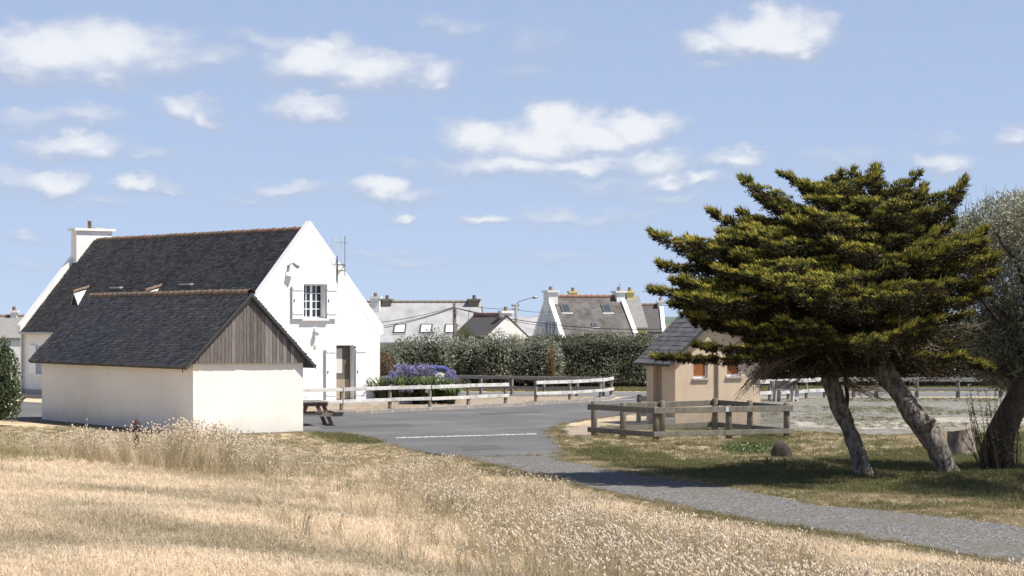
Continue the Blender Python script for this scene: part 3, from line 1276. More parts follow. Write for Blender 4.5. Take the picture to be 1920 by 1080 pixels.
mullioned(house, win[0], win[1] - .0, win[2] + .02, win[3], .20, 4, 4, M_paintw, M_glass, .06)
sb = MB()
sb.add([(win[0] - .09, -.13, win[2] - .06), (win[1] + .09, -.13, win[2] - .06), (win[1] + .09, .2, win[2] - .06), (win[0] - .09, .2, win[2] - .06),
        (win[0] - .09, -.13, win[2] - .005), (win[1] + .09, -.13, win[2] - .005), (win[1] + .09, .2, win[2] + .03), (win[0] - .09, .2, win[2] + .03)],
       [(0, 3, 2, 1), (4, 5, 6, 7), (0, 1, 5, 4), (1, 2, 6, 5), (2, 3, 7, 6), (3, 0, 4, 7)])
sb.build('window_sill', M_white, house)


def shutter(parent, x0, x1, z0, z1, yo=-.075, ang=0.0, hinge=0):
    s_ = MB()
    n_ = max(3, int((x1 - x0) / .13))
    e = (x1 - x0) / n_
    for i in range(n_):
        s_.box(x0 + i * e + (.004 if i else 0), yo, z0, x0 + (i + 1) * e, yo + .035, z1)
        if i:
            s_.box(x0 + i * e - .001, yo + .008, z0 + .002, x0 + i * e + .005, yo + .034, z1 - .002)
    o = s_.build('shutter', M_paintw, parent)

    t_ = MB()
    for zz in (z0 + .22, z1 - .22):
        t_.box(x0 + .02, yo - .022, zz - .045, x1 - .02, yo - .002, zz + .045)
    t_.each('shutter_batten', M_paintw, o)
    b_ = MB()
    zz = z0 + (z1 - z0) * .52
    b_.box(x0 + .05, yo - .03, zz - .05, x0 + .08, yo - .001, zz + .05)
    b_.build('shutter_latch', M_darkmetal, o)
    h_ = MB()
    for zz in (z0 + .06, z1 - .1):
        h_.box(x1 - .03 if hinge == 0 else x0, yo + .02, zz, x1 + .02 if hinge == 0 else x0 + .05, -.002, zz + .06)
    h_.each('shutter_hinge', M_darkmetal, o)
    return o


shutter(house, hx(546), win[0] - .015, win[2] + .0, win[3] + .02, -.10)
shutter(house, win[1] + .015, hx(630), win[2] + .0, win[3] + .02, -.10, hinge=1)
shutter(house, hx(608.5), door[0] - .01, door[2], door[3] - .0, -.12)
shutter(house, door[1] + .01, hx(683), door[2], door[3] - .0, -.12, hinge=1)
shutter(house, hx(556), hx(574), door[2], door[3] - .0, -.12)
# door set back in its reveal
d = MB()
d.box(door[0], .27, door[2], door[1], .31, door[3])
dr_ = d.build('door', pm('door_brown', (.14, .115, .09), (.11, .09, .07), 6, .6), house)
d = MB()
dx0, dx1 = door[0] + .20, door[0] + .52
d.box(dx0, .255, 1.18, dx1, .268, 2.12)
d.build('door_glass', glass_mat('door_glass_pale', (.55, .53, .48), .25), dr_)
d = MB()
d.box(door[0] + .06, .258, .22, door[1] - .05, .268, .95)
d.build('door_panel', pm('door_panel_tan', (.33, .27, .19), (.28, .23, .16), 6, .6), dr_)
d = MB()
d.box(door[0] + .09, .22, .95, door[0] + .14, .26, 1.08)
d.build('door_handle', M_darkmetal, dr_)
st = MB()
st.box(door[0] - .3, -.35, .11, door[1] + .3, -.002, .158)
st.build('door_step', M_concrete, house)
# window of the long side
mw = MB()
mw.box(.18, lwin[0], lwin[2], .22, lwin[1], lwin[3])
lw = mw.build('side_window', M_paintw, house)
for i in range(2):
    p = MB()
    ww = (lwin[1] - lwin[0]) / 2
    p.box(.17, lwin[0] + i * ww + .07, lwin[2] + .07, .179, lwin[0] + (i + 1) * ww - .07, lwin[3] - .07)
    p.build('pane', M_glass, lw)
p = MB()
p.box(-.12, lwin[0] - .08, lwin[2] - .09, .15, lwin[1] + .08, lwin[2] - .002)
p.build('side_sill', M_white, house)
p = MB()
p.box(-.08, lwin[1] + .03, lwin[2], -.03, lwin[1] + .63, lwin[3] + .02)
p.build('side_shutter', M_paintw, house)
p = MB()
p.tube([(-.09, HLEN - .35, EV - .15), (-.09, HLEN - .35, .15)], .045, 8)
p.build('downpipe', M_metal, house)
# skirting line
p = MB()
p.box(-.02, 0.1, .11, -.003, HLEN, .30)
p.build('plinth', M_concrete, house)


def hpt(px, z, out):
    q = HO + HG * hx(px) - HL * out
    return Vector((q.x, q.y, z))


# wall lamp
q = hpt(590.5, 2.74, 0)
lamp = empty('wall_lamp', q, HR)
tag(lamp, 'small round white wall lamp above the open door of the white house', 'lamp')
m = MB()
m.box(-.05, -.10, .0, .05, -.001, .16)
m.build('lamp_bracket', M_paintw, lamp)
m = MB()
m.lathe([(.01, -.16), (.085, -.11), (.10, -.03), (.07, .04), (.02, .06)], (0, -.14, .02), 12)
m.build('lamp_globe', pm('lamp_glass', (.62, .62, .6), (.5, .5, .5), 6, .3, spec=.5), lamp, smooth=True)
# alarm box
q = hpt(590.5, 2.20, 0)
m = MB()
m.box(-.045, -.03, -.06, .045, -.001, .06)
o = m.build('switch_box', M_beige2, None)
o.location = q
o.rotation_euler = (0, 0, HR)
tag(o, 'tiny beige square box on the white gable, under the wall lamp', 'switch box')
# floodlight on an arm
q = hpt(541, 5.22, 0)
fl = empty('floodlight', q, HR)
tag(fl, 'grey floodlight on a short arm high on the white gable', 'floodlight')
m = MB()
m.tube([(0, -.001, 0), (0, -.16, .07), (.03, -.28, .08)], .022, 6)
m.build('lamp_arm', M_metal, fl)
m = MB()
m.lathe([(.05, 0), (.075, .04), (.095, .22), (.10, .24)], (0, 0, 0), 12, Matrix.Translation((.03, -.29, .08)) @ Matrix.Rotation(math.radians(118), 4, 'Y'))
m.build('lamp_head', M_metal, fl, smooth=True)
m = MB()
m.box(-.05, -.035, -.16, .04, -.001, .03)
m.build('junction_box', M_metal, fl)
# television aerial on the gable
q = hpt(634, 0, 0)
ae = empty('television_aerial', Vector((q.x, q.y, 4.4)), HR)
tag(ae, 'grey television aerial on a bracketed mast at the right edge of the white gable', 'aerial')
zz = lambda py: HC + (HY - py) / FPX * 91.0 - 4.4
m = MB()
m.tube([(.14, -.25, zz(518)), (.14, -.25, zz(443))], .022, 6)
m.build('mast', M_metal, ae)
m = MB()
m.tube([(-.06, -.02, zz(527)), (-.06, -.02, zz(480))], .018, 6)
for py in (497, 508):
    m.tube([(-.06, -.02, zz(py)), (.14, -.25, zz(py))], .02, 6)
m.tube([(-.06, -.02, zz(516)), (.14, -.25, zz(497))], .013, 5)
m.build('wall_bracket', M_darkmetal, ae)
m = MB()
m.tube([(.14, -.45, zz(455)), (.14, .30, zz(455))], .014, 6)
for k in range(6):
    y_ = -.42 + k * .11
    m.tube([(-.0 - .01 * k, y_, zz(455)), (.28 + .01 * k, y_, zz(455))], .006, 5)
m.build('boom', M_metal, ae)
m = MB()
for dz in (-.22, -.14, -.06, .06, .14, .22):
    m.tube([(-.07, .32, zz(455) + dz), (.35, .32, zz(455) + dz)], .009, 5)
for dx in (-.06, .34):
    m.tube([(dx, .32, zz(455) - .22), (dx, .32, zz(455) + .22)], .007, 5)
m.build('reflector', M_metal, ae)

# ------------------------------------------------------------------ the barn (cream outbuilding)
BO = Vector((-8.9, 67.0, 0))
BR = math.atan2(.525, .851)
BG = Vector((math.cos(BR), math.sin(BR), 0))
barn = empty('outbuilding', BO, BR)
tag(barn, 'low cream outbuilding with slate roof and grey plank gable beside tall dry grass', 'outbuilding')
BW, BL, BE, BRG = 3.42, 11.8, 1.98, 4.0
w = MB()
w.box(0, 0, -.1, BW, .25, BE)
w.build('end_wall', M_cream, barn)
w = MB()
w.box(0, .25, -.1, .25, BL, BE - .003)
w.build('side_wall', M_cream, barn)
w = MB()
w.box(BW - .25, .25, -.1, BW, BL, BE - .003)
w.box(.25, BL - .25, -.1, BW - .25, BL, BE - .003)
w.build('back_wall', M_cream, barn)
OV = .32
ZE = BE - .06
rf = MB()
y0r, y1r = -.16, BL + .35
pitch = (BRG - ZE) / (BW / 2 + OV)
rf.prism_y([(-OV, ZE - .05), (BW / 2, BRG - .05), (BW + OV, ZE - .05), (BW + OV - .06, ZE - .10), (BW / 2, BRG - .22), (-OV + .06, ZE - .10)], y0r, y1r)
broof = rf.build('roof', M_slated, barn)
sv = Vector((BW / 2 + OV, 0, BRG - ZE))
slates('slates', y1r - y0r + .04, sv.length, .112, .21, slope_matrix((-OV, y1r + .02, ZE - .035), (0, -1, 0), sv), M_slate2, broof, seed=3, lift=.032)
slates('slates', y1r - y0r + .04, sv.length, .112, .21, slope_matrix((BW + OV, y0r - .02, ZE - .035), (0, 1, 0), (-sv.x, 0, sv.z)), M_slate2, broof, seed=4, lift=.032)
ridge_tiles(broof, (BW / 2, y1r - .3, BRG - .03), (BW / 2, y0r, BRG - .03), 30, [M_ridge_old, M_ridge_moss, M_ridge_old], .115, 8)
v_ = MB()
for sx in (-1, 1):
    xa = BW / 2
    pl = [(BW / 2 + sx * (BW / 2 + OV), ZE - .13), (BW / 2 + sx * (BW / 2 + OV), ZE - .03), (BW / 2, BRG - .03), (BW / 2, BRG - .14)]
    if sx > 0:
        pl = pl[::-1]
    v_.prism_y(pl, y0r - .035, y0r - .004)
v_.build('verge_board', M_slated, broof)
# planks
r = random.Random(9)
x = -OV + .12
planks = []
while x < BW + OV - .14:
    wd = r.uniform(.095, .135)
    planks.append((x, min(x + wd, BW + OV - .12)))
    x += wd
for (a_, b_) in planks:
    f_ = lambda q: BRG - .16 - pitch * abs(q - BW / 2)
    pts = [(a_ + .006, BE + .003 - r.uniform(0, .012)), (b_ - .006, BE + .003 - r.uniform(0, .012)), (b_ - .006, max(f_(b_ - .006), BE + .02))]
    if a_ < BW / 2 < b_:
        pts.append((BW / 2, f_(BW / 2)))
    pts.append((a_ + .006, max(f_(a_ + .006), BE + .02)))
    yy = -.085 - r.uniform(0, .014)
    m = MB()
    m.prism_y(pts, yy, -.05)
    m.build('plank', r.choice([M_plank, M_plank, M_plank2, M_plank3]), barn)
m = MB()
m.prism_y([(0.02, BE + .01), (BW - .02, BE + .01), (BW / 2, BRG - .25)], -.046, .1)
m.build('gable_backing', M_slated, barn)
m = MB()
m.box(-.015, 0.70, 1.72, -.001, .74, 1.84)
m.build('wall_hook', M_redwood, barn)

# ------------------------------------------------------------------ the beige hut
UO = PX(1266, 72.6)
UR = math.radians(19)
UG = Vector((math.cos(UR), math.sin(UR), 0))
hut = empty('beige_hut', UO, UR)
tag(hut, 'small beige rendered hut with slate roof and two orange boarded windows behind the wired enclosure', 'hut')
UW = tpx(1426, UO, UG)
UL, UE, UP = 2.3, 2.12, 3.45
ux = lambda px: tpx(px, UO, UG)
dz_ = lambda py: HC - (py - HY) / FPX * 72.9
wa = (ux(1300), ux(1327), dz_(709), dz_(668))
wb = (ux(1363), ux(1390), dz_(706), dz_(668))
w = MB()
for c in rect_minus(0, UW, -.1, lambda x: UE + (UP - UE) * (1 - abs(x - UW / 2) / (UW / 2)), [wa, wb], brk=(UW / 2,)):
    w.prism_y(c, 0, .22)
w.build('gable_wall', M_beige, hut)
w = MB()
sdoor = (1.05, 1.75, -.1, 2.0)
for c in rect_minus(.22, UL, -.1, lambda y: UE, [sdoor]):
    w.prism_x(c, 0, .2)
w.build('side_wall', M_beige, hut)
w = MB()
w.box(.12, sdoor[0], -.08, .17, sdoor[1], 2.0)
w.build('side_door', pm('hut_door', (.30, .235, .165), (.25, .195, .135), 4, .8), hut)
w = MB()
w.box(UW - .2, .22, -.1, UW, UL, UE)
w.prism_y([(.2, -.1), (UW - .2, -.1), (UW - .2, UE), (UW / 2, UP), (.2, UE)], UL - .2, UL)
w.build('back_wall', M_beige, hut)
UOV = .30
uy0, uy1 = -.22, UL + .25
upitch = (UP - UE) / (UW / 2)
uz = UE - UOV * upitch
rf = MB()
rf.prism_y([(-UOV, uz + .02), (UW / 2, UP + .06), (UW + UOV, uz + .02), (UW + UOV - .03, uz - .05), (UW / 2, UP + .0), (-UOV + .03, uz - .05)], uy0, uy1)
uroof = rf.build('roof', M_slated, hut)
usv = Vector((UW / 2 + UOV, 0, UP - uz + .04))
Ml = slope_matrix((-UOV, uy1 + .02, uz + .03), (0, -1, 0), usv)
Mr = slope_matrix((UW + UOV, uy0 - .02, uz + .03), (0, 1, 0), (-usv.x, 0, usv.z))
nrow = 12
rowh = usv.length / nrow
swid = .30
UU = uy1 - uy0 + .04
smats = [pm('hut_slate', (.135, .131, .132), (.10, .098, .10), 5, .75, .3, 40, spec=.2), pm('hut_slate', (.16, .155, .155), (.12, .117, .117), 5, .75, .3, 40, spec=.2), pm('hut_slate', (.11, .107, .108), (.08, .078, .08), 5, .75, .3, 40, spec=.2)]
smesh = {}
for side, Mx in ((0, Ml), (1, Mr)):
    r = random.Random(side)
    for j in range(nrow):
        off = (j % 2) * swid / 2
        e = [0] + [k * swid - off for k in range(1, int(UU / swid) + 2) if 0.05 < k * swid - off < UU - .05] + [UU]
        for a_, b_ in zip(e[:-1], e[1:]):
            mi = r.randrange(3)
            key = (round(b_ - a_, 3), mi)
            if key not in smesh:
                m = MB()
                wv = b_ - a_ - .008
                m.add([(0, 0, 0), (wv, 0, 0), (wv, rowh + .04, 0), (0, rowh + .04, 0), (0, 0, .022), (wv, 0, .022), (wv, rowh + .04, .006), (0, rowh + .04, .006)],
                      [(0, 3, 2, 1), (4, 5, 6, 7), (0, 1, 5, 4), (1, 2, 6, 5), (2, 3, 7, 6), (3, 0, 4, 7)])
                me = bpy.data.meshes.new('slate')
                me.from_pydata(m.v, [], m.f)
                me.materials.append(smats[mi])
                smesh[key] = me
            o = bpy.data.objects.new('slate', smesh[key])
            COL.objects.link(o)
            o.parent = uroof
            o.matrix_local = Mx @ Matrix.Translation((a_ + .004, j * rowh - .01 + r.uniform(-.006, .006), r.uniform(.0, .006))) @ Matrix.Rotation(math.radians(1.6), 4, 'X')
ridge_tiles(uroof, (UW / 2, uy1, UP + .04), (UW / 2, uy0, UP + .04), 10, [M_ridge_old, M_ridge_moss], .11, 4)
v_ = MB()
for sx in (-1, 1):
    pl = [(UW / 2 + sx * (UW / 2 + UOV), uz - .06), (UW / 2 + sx * (UW / 2 + UOV), uz + .03), (UW / 2, UP + .05), (UW / 2, UP - .06)]
    if sx > 0:
        pl = pl[::-1]
    v_.prism_y(pl, uy0 - .03, uy0 - .004)
v_.build('verge_board', M_slated, uroof)
for k, (x0, x1, z0, z1) in enumerate((wa, wb)):
    f_ = MB()
    f_.box(x0, .10, z0, x0 + .05, .15, z1)
    f_.box(x1 - .06, .10, z0, x1, .15, z1)
    f_.box(x0 + .05, .10, z0, x1 - .06, .15, z0 + .07)
    f_.box(x0 + .05, .10, z1 - .05, x1 - .06, .15, z1)
    wo = f_.build('window', M_paintw, hut)
    p = MB()
    p.box(x0 + .05, .085, z0 + .07, x1 - .06, .12, z1 - .05)
    p.build('window_board', M_orange, wo)
    p = MB()
    p.box(x0 - .04, -.05, z0 - .06, x1 + .03, .11, z0 - .002)
    p.build('window_sill', M_concrete, wo)
p = MB()
xm = ux(1345)
p.tube([(xm, -.05, 2.2), (xm, -.05, .55), (xm - .03, -.07, .45), (xm - .16, -.09, .22), (xm - .16, -.09, 0)], .035, 8)
p.build('downpipe', pm('pipe_tan', (.38, .31, .24), (.33, .27, .2), 5, .7), hut)
p = MB()
p.box(-.28, .2, 0, -.02, .85, .12)
p.build('door_step', M_concrete, hut)
bx_ = MB()
q = PX(1252, 71.0)
bx_.box(-.20, -.12, .06, .20, .12, .30)
o = bx_.build('concrete_trough', M_concrete)
o.location = q
tag(o, 'low pale concrete block at the corner of the beige hut, inside the wire', 'block')

# ------------------------------------------------------------------ houses of the village
def cottage(name, label, px, d, zb, rot, W, L, ev, rg, wallm, roofm, parapet=None, chims=(), skylights=(), windows=(), ridge=None, gwins=(), ov=.1, clean=False):
    """local x across the gable, y along the ridge; gable at y=0; origin at the gable's left corner"""
    r0 = empty(name, PX(px, d, zb), rot)
    tag(r0, label, 'house', 'houses of the village')
    w = MB()
    w.prism_y([(0, 0), (W, 0), (W, ev), (W / 2, rg - .05), (0, ev)], 0, .25)
    w.prism_y([(0, 0), (W, 0), (W, ev), (W / 2, rg - .05), (0, ev)], L - .25, L)
    w.box(0, .25, 0, .25, L - .25, ev)
    w.box(W - .25, .25, 0, W, L - .25, ev)
    w.build('wall', wallm, r0)
    p_ = (rg - ev) / (W / 2)
    e0 = ev - ov * p_
    f_ = MB()
    f_.prism_y([(-ov, e0), (-ov, e0 + .14), (W / 2, rg + .14), (W + ov, e0 + .14), (W + ov, e0), (W / 2, rg)], (.012 if clean else -.06) if not parapet else .2, L + ((-.012 if clean else .06) if not parapet else -.2))
    rf_ = f_.build('roof', roofm, r0)
    if ridge:
        m = MB()
        n_ = max(6, int(L / .4))
        for k in range(n_):
            y_ = .1 + (L - .2) * k / n_
            m.tube([(W / 2, y_, rg + .13), (W / 2, y_ + (L - .2) / n_ * .97, rg + .15)], [.11, .125], 8)
        m.build('ridge_tiles', ridge, rf_, kind='stuff')
    if parapet:
        m = MB()
        for y0_, y1_ in ((-.04, .24), (L - .24, L + .04)):
            for sg in (0, 1):
                X_ = (lambda x_: x_) if sg == 0 else (lambda x_: W - x_)
                pl = [(X_(-.2), ev - .25), (X_(-.2), ev + .12), (X_(W / 2), rg + .34), (X_(W / 2), rg + .05), (X_(.02), ev - .2)]
                m.prism_y(pl[::-1] if sg else pl, y0_, y1_)
        m.each('verge_coping', parapet, r0)
    for (cx_, cy_, cw_, cl_, z0_, z1_, cm_) in chims:
        m = MB()
        m.box(cx_ - cw_ / 2, cy_ - cl_ / 2, z0_, cx_ + cw_ / 2, cy_ + cl_ / 2, z1_)
        co_ = m.build('chimney', cm_, r0)
        m = MB()
        m.box(cx_ - cw_ / 2 - .09, cy_ - cl_ / 2 - .09, z1_ + .002, cx_ + cw_ / 2 + .09, cy_ + cl_ / 2 + .09, z1_ + .13)
        m.build('chimney_cap', cm_, co_)
        m = MB()
        m.lathe([(.13, 0), (.11, .25)], (cx_, cy_, z1_ + .13), 8)
        m.build('chimney_pot', M_ridge_old, co_)
    for (side, y_, s_, sw, sh, gm_) in skylights:
        # on the slope: side -1 = low x
        sx_ = 1 if side < 0 else -1
        ox = -ov if side < 0 else W + ov
        sl_ = Vector((sx_ * (W / 2 + ov), 0, rg - e0))
        ud = Vector((0, -sx_, 0))
        M_ = slope_matrix((ox, y_, e0 + .14), ud, sl_)
        m = MB()
        m.box(-sw / 2, s_, -.03, sw / 2, s_ + sh, .07, M_)
        so_ = m.build('skylight', M_darkmetal, rf_)
        m = MB()
        m.box(-sw / 2 + .1, s_ + .1, .065, sw / 2 - .1, s_ + sh - .12, .078, M_)
        m.build('pane', gm_, so_)
        m = MB()
        m.box(-sw / 2 - .05, s_ - .16, -.02, sw / 2 + .05, s_ - .02, .03, M_)
        m.build('skylight_apron', M_metal, so_)
    for (x_, z_, ww_, hh_, fm_) in gwins:
        m = MB()
        m.box(x_, -.03, z_, x_ + ww_, .02, z_ + hh_)
        wo_ = m.build('window', M_glass, r0)
        m = MB()
        m.box(x_ - ww_ * .75, -.07, z_, x_ - .02, -.035, z_ + hh_)
        m.build('shutter', fm_, wo_)
    return r0


M_greywall = pm('grey_render', (.62, .63, .65), (.56, .57, .59), 2, .9)
M_yellow = pm('yellow_render', (.72, .62, .26), (.66, .56, .22), 2, .9)
M_stonech = pm('stone_chimney', (.24, .22, .18), (.17, .155, .125), 5, .9)
M_roofpale = pm('pale_lichen_roof', (.30, .295, .295), (.38, .375, .37), 1.8, .85, .3, 12, c3=(.235, .23, .225), scale3=.9)
M_roofgrey = pm('grey_lichen_roof', (.085, .078, .072), (.14, .13, .118), 2.4, .9, .3, 12, c3=(.062, .054, .047), scale3=.8)
M_roofdark = pm('dark_tile_roof', (.075, .067, .064), (.10, .091, .086), 3, .9, .2, 14)
M_roofmid = pm('mid_slate_roof', (.18, .175, .165), (.23, .22, .21), 3, .9, .2, 14)
M_shutblue = pm('blue_grey_shutter', (.28, .34, .40), (.25, .30, .36), 4, .7)
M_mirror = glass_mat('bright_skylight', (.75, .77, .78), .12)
ZV = -2.6


def zat(py, d):
    return HC + (HY - py) / FPX * d - ZV


def cottage_x(name, label, px0, px1, d, depth, ev_py, rg_py, wallm, roofm, rot=0.0, **kw):
    """a house whose ridge runs across the picture: front eave from px0 to px1 at distance d"""
    L_ = (px1 - px0) / FPX * d
    # local frame: x axis points away from the camera (gable width), y axis to the left
    return cottage(name, label, px1, d, ZV, math.radians(90) + rot, depth, L_, zat(ev_py, d), zat(rg_py, d + depth / 2), wallm, roofm, **kw)


dd = 156
Lp = (893 - 640) / FPX * dd
ly = lambda px: (893 - px) / FPX * dd
cottage_x('pale_roof_house', 'house with long pale grey roof and three bright skylights behind the hedge', 640, 893, dd, 7.4, 644, 570, M_greywall, M_roofpale, rot=math.radians(-4),
          chims=((3.7, .45, .95, .7, zat(590, dd + 3.7), zat(564, dd + 3.7), M_stonech), (3.7, ly(712), .9, .62, zat(600, dd + 3.7), zat(564, dd + 3.7), M_stonech), (3.0, ly(692), .6, .6, zat(600, dd + 3.7), zat(560, dd + 3.7), M_white)),
          skylights=((-1, ly(745), 1.0, .82, 1.0, M_mirror), (-1, ly(795), 1.0, .82, 1.0, M_mirror), (-1, ly(842), 1.0, .82, 1.0, M_mirror)), ridge=M_stonech)
# small white house with a dark roof, gable to the right front
d2 = 143
cottage('white_gable_house', 'small white house with dark roof and white chimney beside the lamp pole', 909, d2, ZV, math.radians(26), 2.9, 4.6, zat(634, d2), zat(594, d2), M_white, M_roofdark,
        chims=((1.52, .3, .62, .42, zat(605, d2), zat(587, d2), M_white),), ridge=M_terra, ov=.05, clean=True)
# grey roof behind it
cottage_x('distant_grey_house', 'distant house with plain grey roof behind the lamp pole', 930, 1030, 190, 7, 632, 597, M_greywall, M_roofpale)
# the grey roofed house with white chimneys
d3 = 150
O3 = PX(1061, d3 + .2)
L3 = (1200 - 1061) / FPX * d3
h3 = cottage('grey_roof_house', 'house with mossy grey roof, white gable copings and two white chimneys', 1198, d3, ZV, math.radians(90 + 14), 7.2, 5.0, zat(640, d3), zat(560, d3 + 2.5), M_greywall, M_roofgrey, parapet=M_white,
             chims=((3.6, .25, 1.0, .55, zat(590, d3 + 3), zat(549, d3 + 3), M_white), (3.6, 4.75, 1.3, .6, zat(590, d3 + 3), zat(549, d3 + 4), M_white)),
             skylights=((-1, 1.35, 2.9, .62, .85, M_skyglass), (-1, 4.05, 2.9, .62, .85, M_skyglass), (-1, 2.55, 1.35, .38, .42, M_skyglass)), ridge=M_terra)
for (yy_, zz_) in ((1.0, zat(634, d3)), (2.7, zat(634, d3))):
    m = MB()
    m.box(yy_, 5.03, zz_, yy_ + .55, 5.06, zz_ + 1.0)
    wo_ = m.build('window', M_glass, h3)
    m = MB()
    m.box(yy_ + .57, 5.045, zz_, yy_ + 1.0, 5.09, zz_ + 1.0)
    m.build('shutter', M_shutblue, wo_)
# yellow house behind
d4 = 164
cottage_x('yellow_house', 'yellow rendered house with yellow chimneys behind the mossy grey roof', 1066, 1213, d4, 6.4, 616, 558, M_yellow, M_roofmid, rot=math.radians(8),
          chims=((3.2, .6, .8, .5, zat(580, d4 + 3), zat(549, d4 + 3), M_yellow), (3.2, 4.6, .8, .5, zat(580, d4 + 3), zat(549.5, d4 + 3), M_yellow)))
d5 = 176
cottage_x('dark_roof_house', 'far house with dark roof and white right gable edge left of the beige hut', 1176, 1247, d5, 6.5, 624, 575, M_greywall, M_roofdark, parapet=M_white,
          chims=((3.2, .15, .9, .4, zat(590, d5 + 3), zat(567, d5 + 3), M_white),), ridge=M_ridge_old)
# seen between the trees
cottage('hidden_white_house', 'white gabled house glimpsed through the cypress branches', 1452, 138, ZV, math.radians(-14), 2.9, 6, zat(648, 138), zat(618, 138), M_white, M_roofmid, ov=.05, clean=True)
cottage('red_roof_house', 'white gabled house with red roof glimpsed between cypress and grey tree', 1750, 145, ZV, math.radians(32), 2.2, 6, zat(622, 145), zat(592, 145), M_white, M_terra, ov=.04, clean=True)
# left edge
d7 = 150
cottage_x('left_edge_house', 'distant grey house with white chimney at the left edge of the picture', -60, 60, d7, 6, 636, 597, M_white, M_roofmid, rot=math.radians(6),
          chims=((3.0, (60 - 18) / FPX * d7, .5, .42, zat(612, d7 + 3), zat(586, d7 + 3), M_white),), ridge=M_ridge_old)

# ================================================================== FENCES AND FURNITURE
def fence(name, label, posts, zt, rails, railm, postm, pr=.055, rail_t=.045, side=-1, group=None, round_post=False, ext=(.1, .1), sq=True):
    """posts: ground points; rails: (z_low, z_high) pairs; rails are single planks from post to post"""
    r0 = empty(name, posts[0])
    tag(r0, label, 'fence', group)
    o0 = posts[0]
    rr = random.Random(len(label))
    for i, p in enumerate(posts):
        m = MB()
        q = p - o0
        lean = Vector((rr.uniform(-.015, .015), rr.uniform(-.015, .015), 0))
        zt_i = zt + .02 + rr.uniform(-.015, .02)
        if round_post:
            m.tube([q + Vector((0, 0, -.2)), q + lean + Vector((0, 0, zt_i * .5)), q + lean * 2 + Vector((0, 0, zt_i - .02)), q + lean * 2 + Vector((0, 0, zt_i))], [pr, pr * .97, pr * .93, pr * .75], 10, .03)
        else:
            m.tube([q + Vector((0, 0, -.2)), q + lean + Vector((0, 0, zt_i))], [pr * 1.25, pr * 1.2], 4 if sq else 8, .03)
        m.build('post', postm, r0, smooth=round_post)
    for i in range(len(posts) - 1):
        a, b = posts[i] - o0, posts[i + 1] - o0
        t = (b - a).normalized()
        nrm = Vector((t.y, -t.x, 0))
        if nrm.y > 0:
            nrm = -nrm
        off = nrm * (pr + rail_t / 2 + .004) * (-side)
        ea = t * (-ext[0] if i == 0 else .012)
        eb = t * (ext[1] if i == len(posts) - 2 else -.012)
        for (z0, z1) in rails:
            dz0, dz1 = rr.uniform(-.012, .012), rr.uniform(-.012, .012)
            m = MB()
            m.beam(a + ea + off + Vector((0, 0, (z0 + z1) / 2 + dz0)), b + eb + off + Vector((0, 0, (z0 + z1) / 2 + dz1)), rail_t, z1 - z0)
            m.build('rail', railm, r0, bevel=.008)
    return r0


RAILS = [(.69, .82), (.27, .39)]
fence('white_rail_fence', 'long white plank rail fence in front of the open door and flower bed', [PX(x, 14400 / (y - 600)) for x, y in ((556, 772.5), (640, 770), (731, 766.5), (806, 764.7), (878, 761), (948, 758))],
      .82, RAILS, M_railw, M_post, group='white rail fences along the kerb')
fence('white_rail_fence', 'short curving white plank rail fence beside the car park kerb, right of the gap', [PX(x, 14400 / (y - 600)) for x, y in ((1005, 754), (1068.5, 751), (1126, 747.5), (1146, 743.5))],
      .82, RAILS, M_railw, M_post, group='white rail fences along the kerb')
fence('brown_rail_fence', 'weathered brown rail fence running in front of the dark hedge', [PX(x, d) for x, d in ((838, 104.0), (902, 103.2), (960, 102.3), (1020, 101.6), (1082, 101), (1131, 100.5))],
      .80, [(.68, .82), (.26, .38)], M_railg, M_post, pr=.06)
fence('pale_rail_fence', 'pale rail fence section behind the bench, rising from beside the hut', [PX(x, d) for x, d in ((1410, 94.5), (1443, 95.5), (1478, 96.6), (1512, 97.6), (1546, 98.8))],
      .82, [(.67, .83), (.24, .38)], M_railw, M_post)
fence('grey_rail_fence', 'long grey rail fence across the gravel lot behind the leaning trunks', [PX(x, d) for x, d in ((1556, 99.3), (1600, 99.3), (1643, 99.3), (1719, 99.2), (1796, 99.1), (1876, 99), (1956, 99), (2036, 99))],
      .84, [(.66, .82), (.26, .40)], M_railg, M_post, pr=.065)
fence('low_barrier', 'short white barrier on dark posts beside the beige hut', [PX(1197, 75.2), PX(1236, 76.6), PX(1262, 77.6)], .84, [(.64, .80), (.18, .30)], M_railw, M_logp, pr=.075, round_post=True)

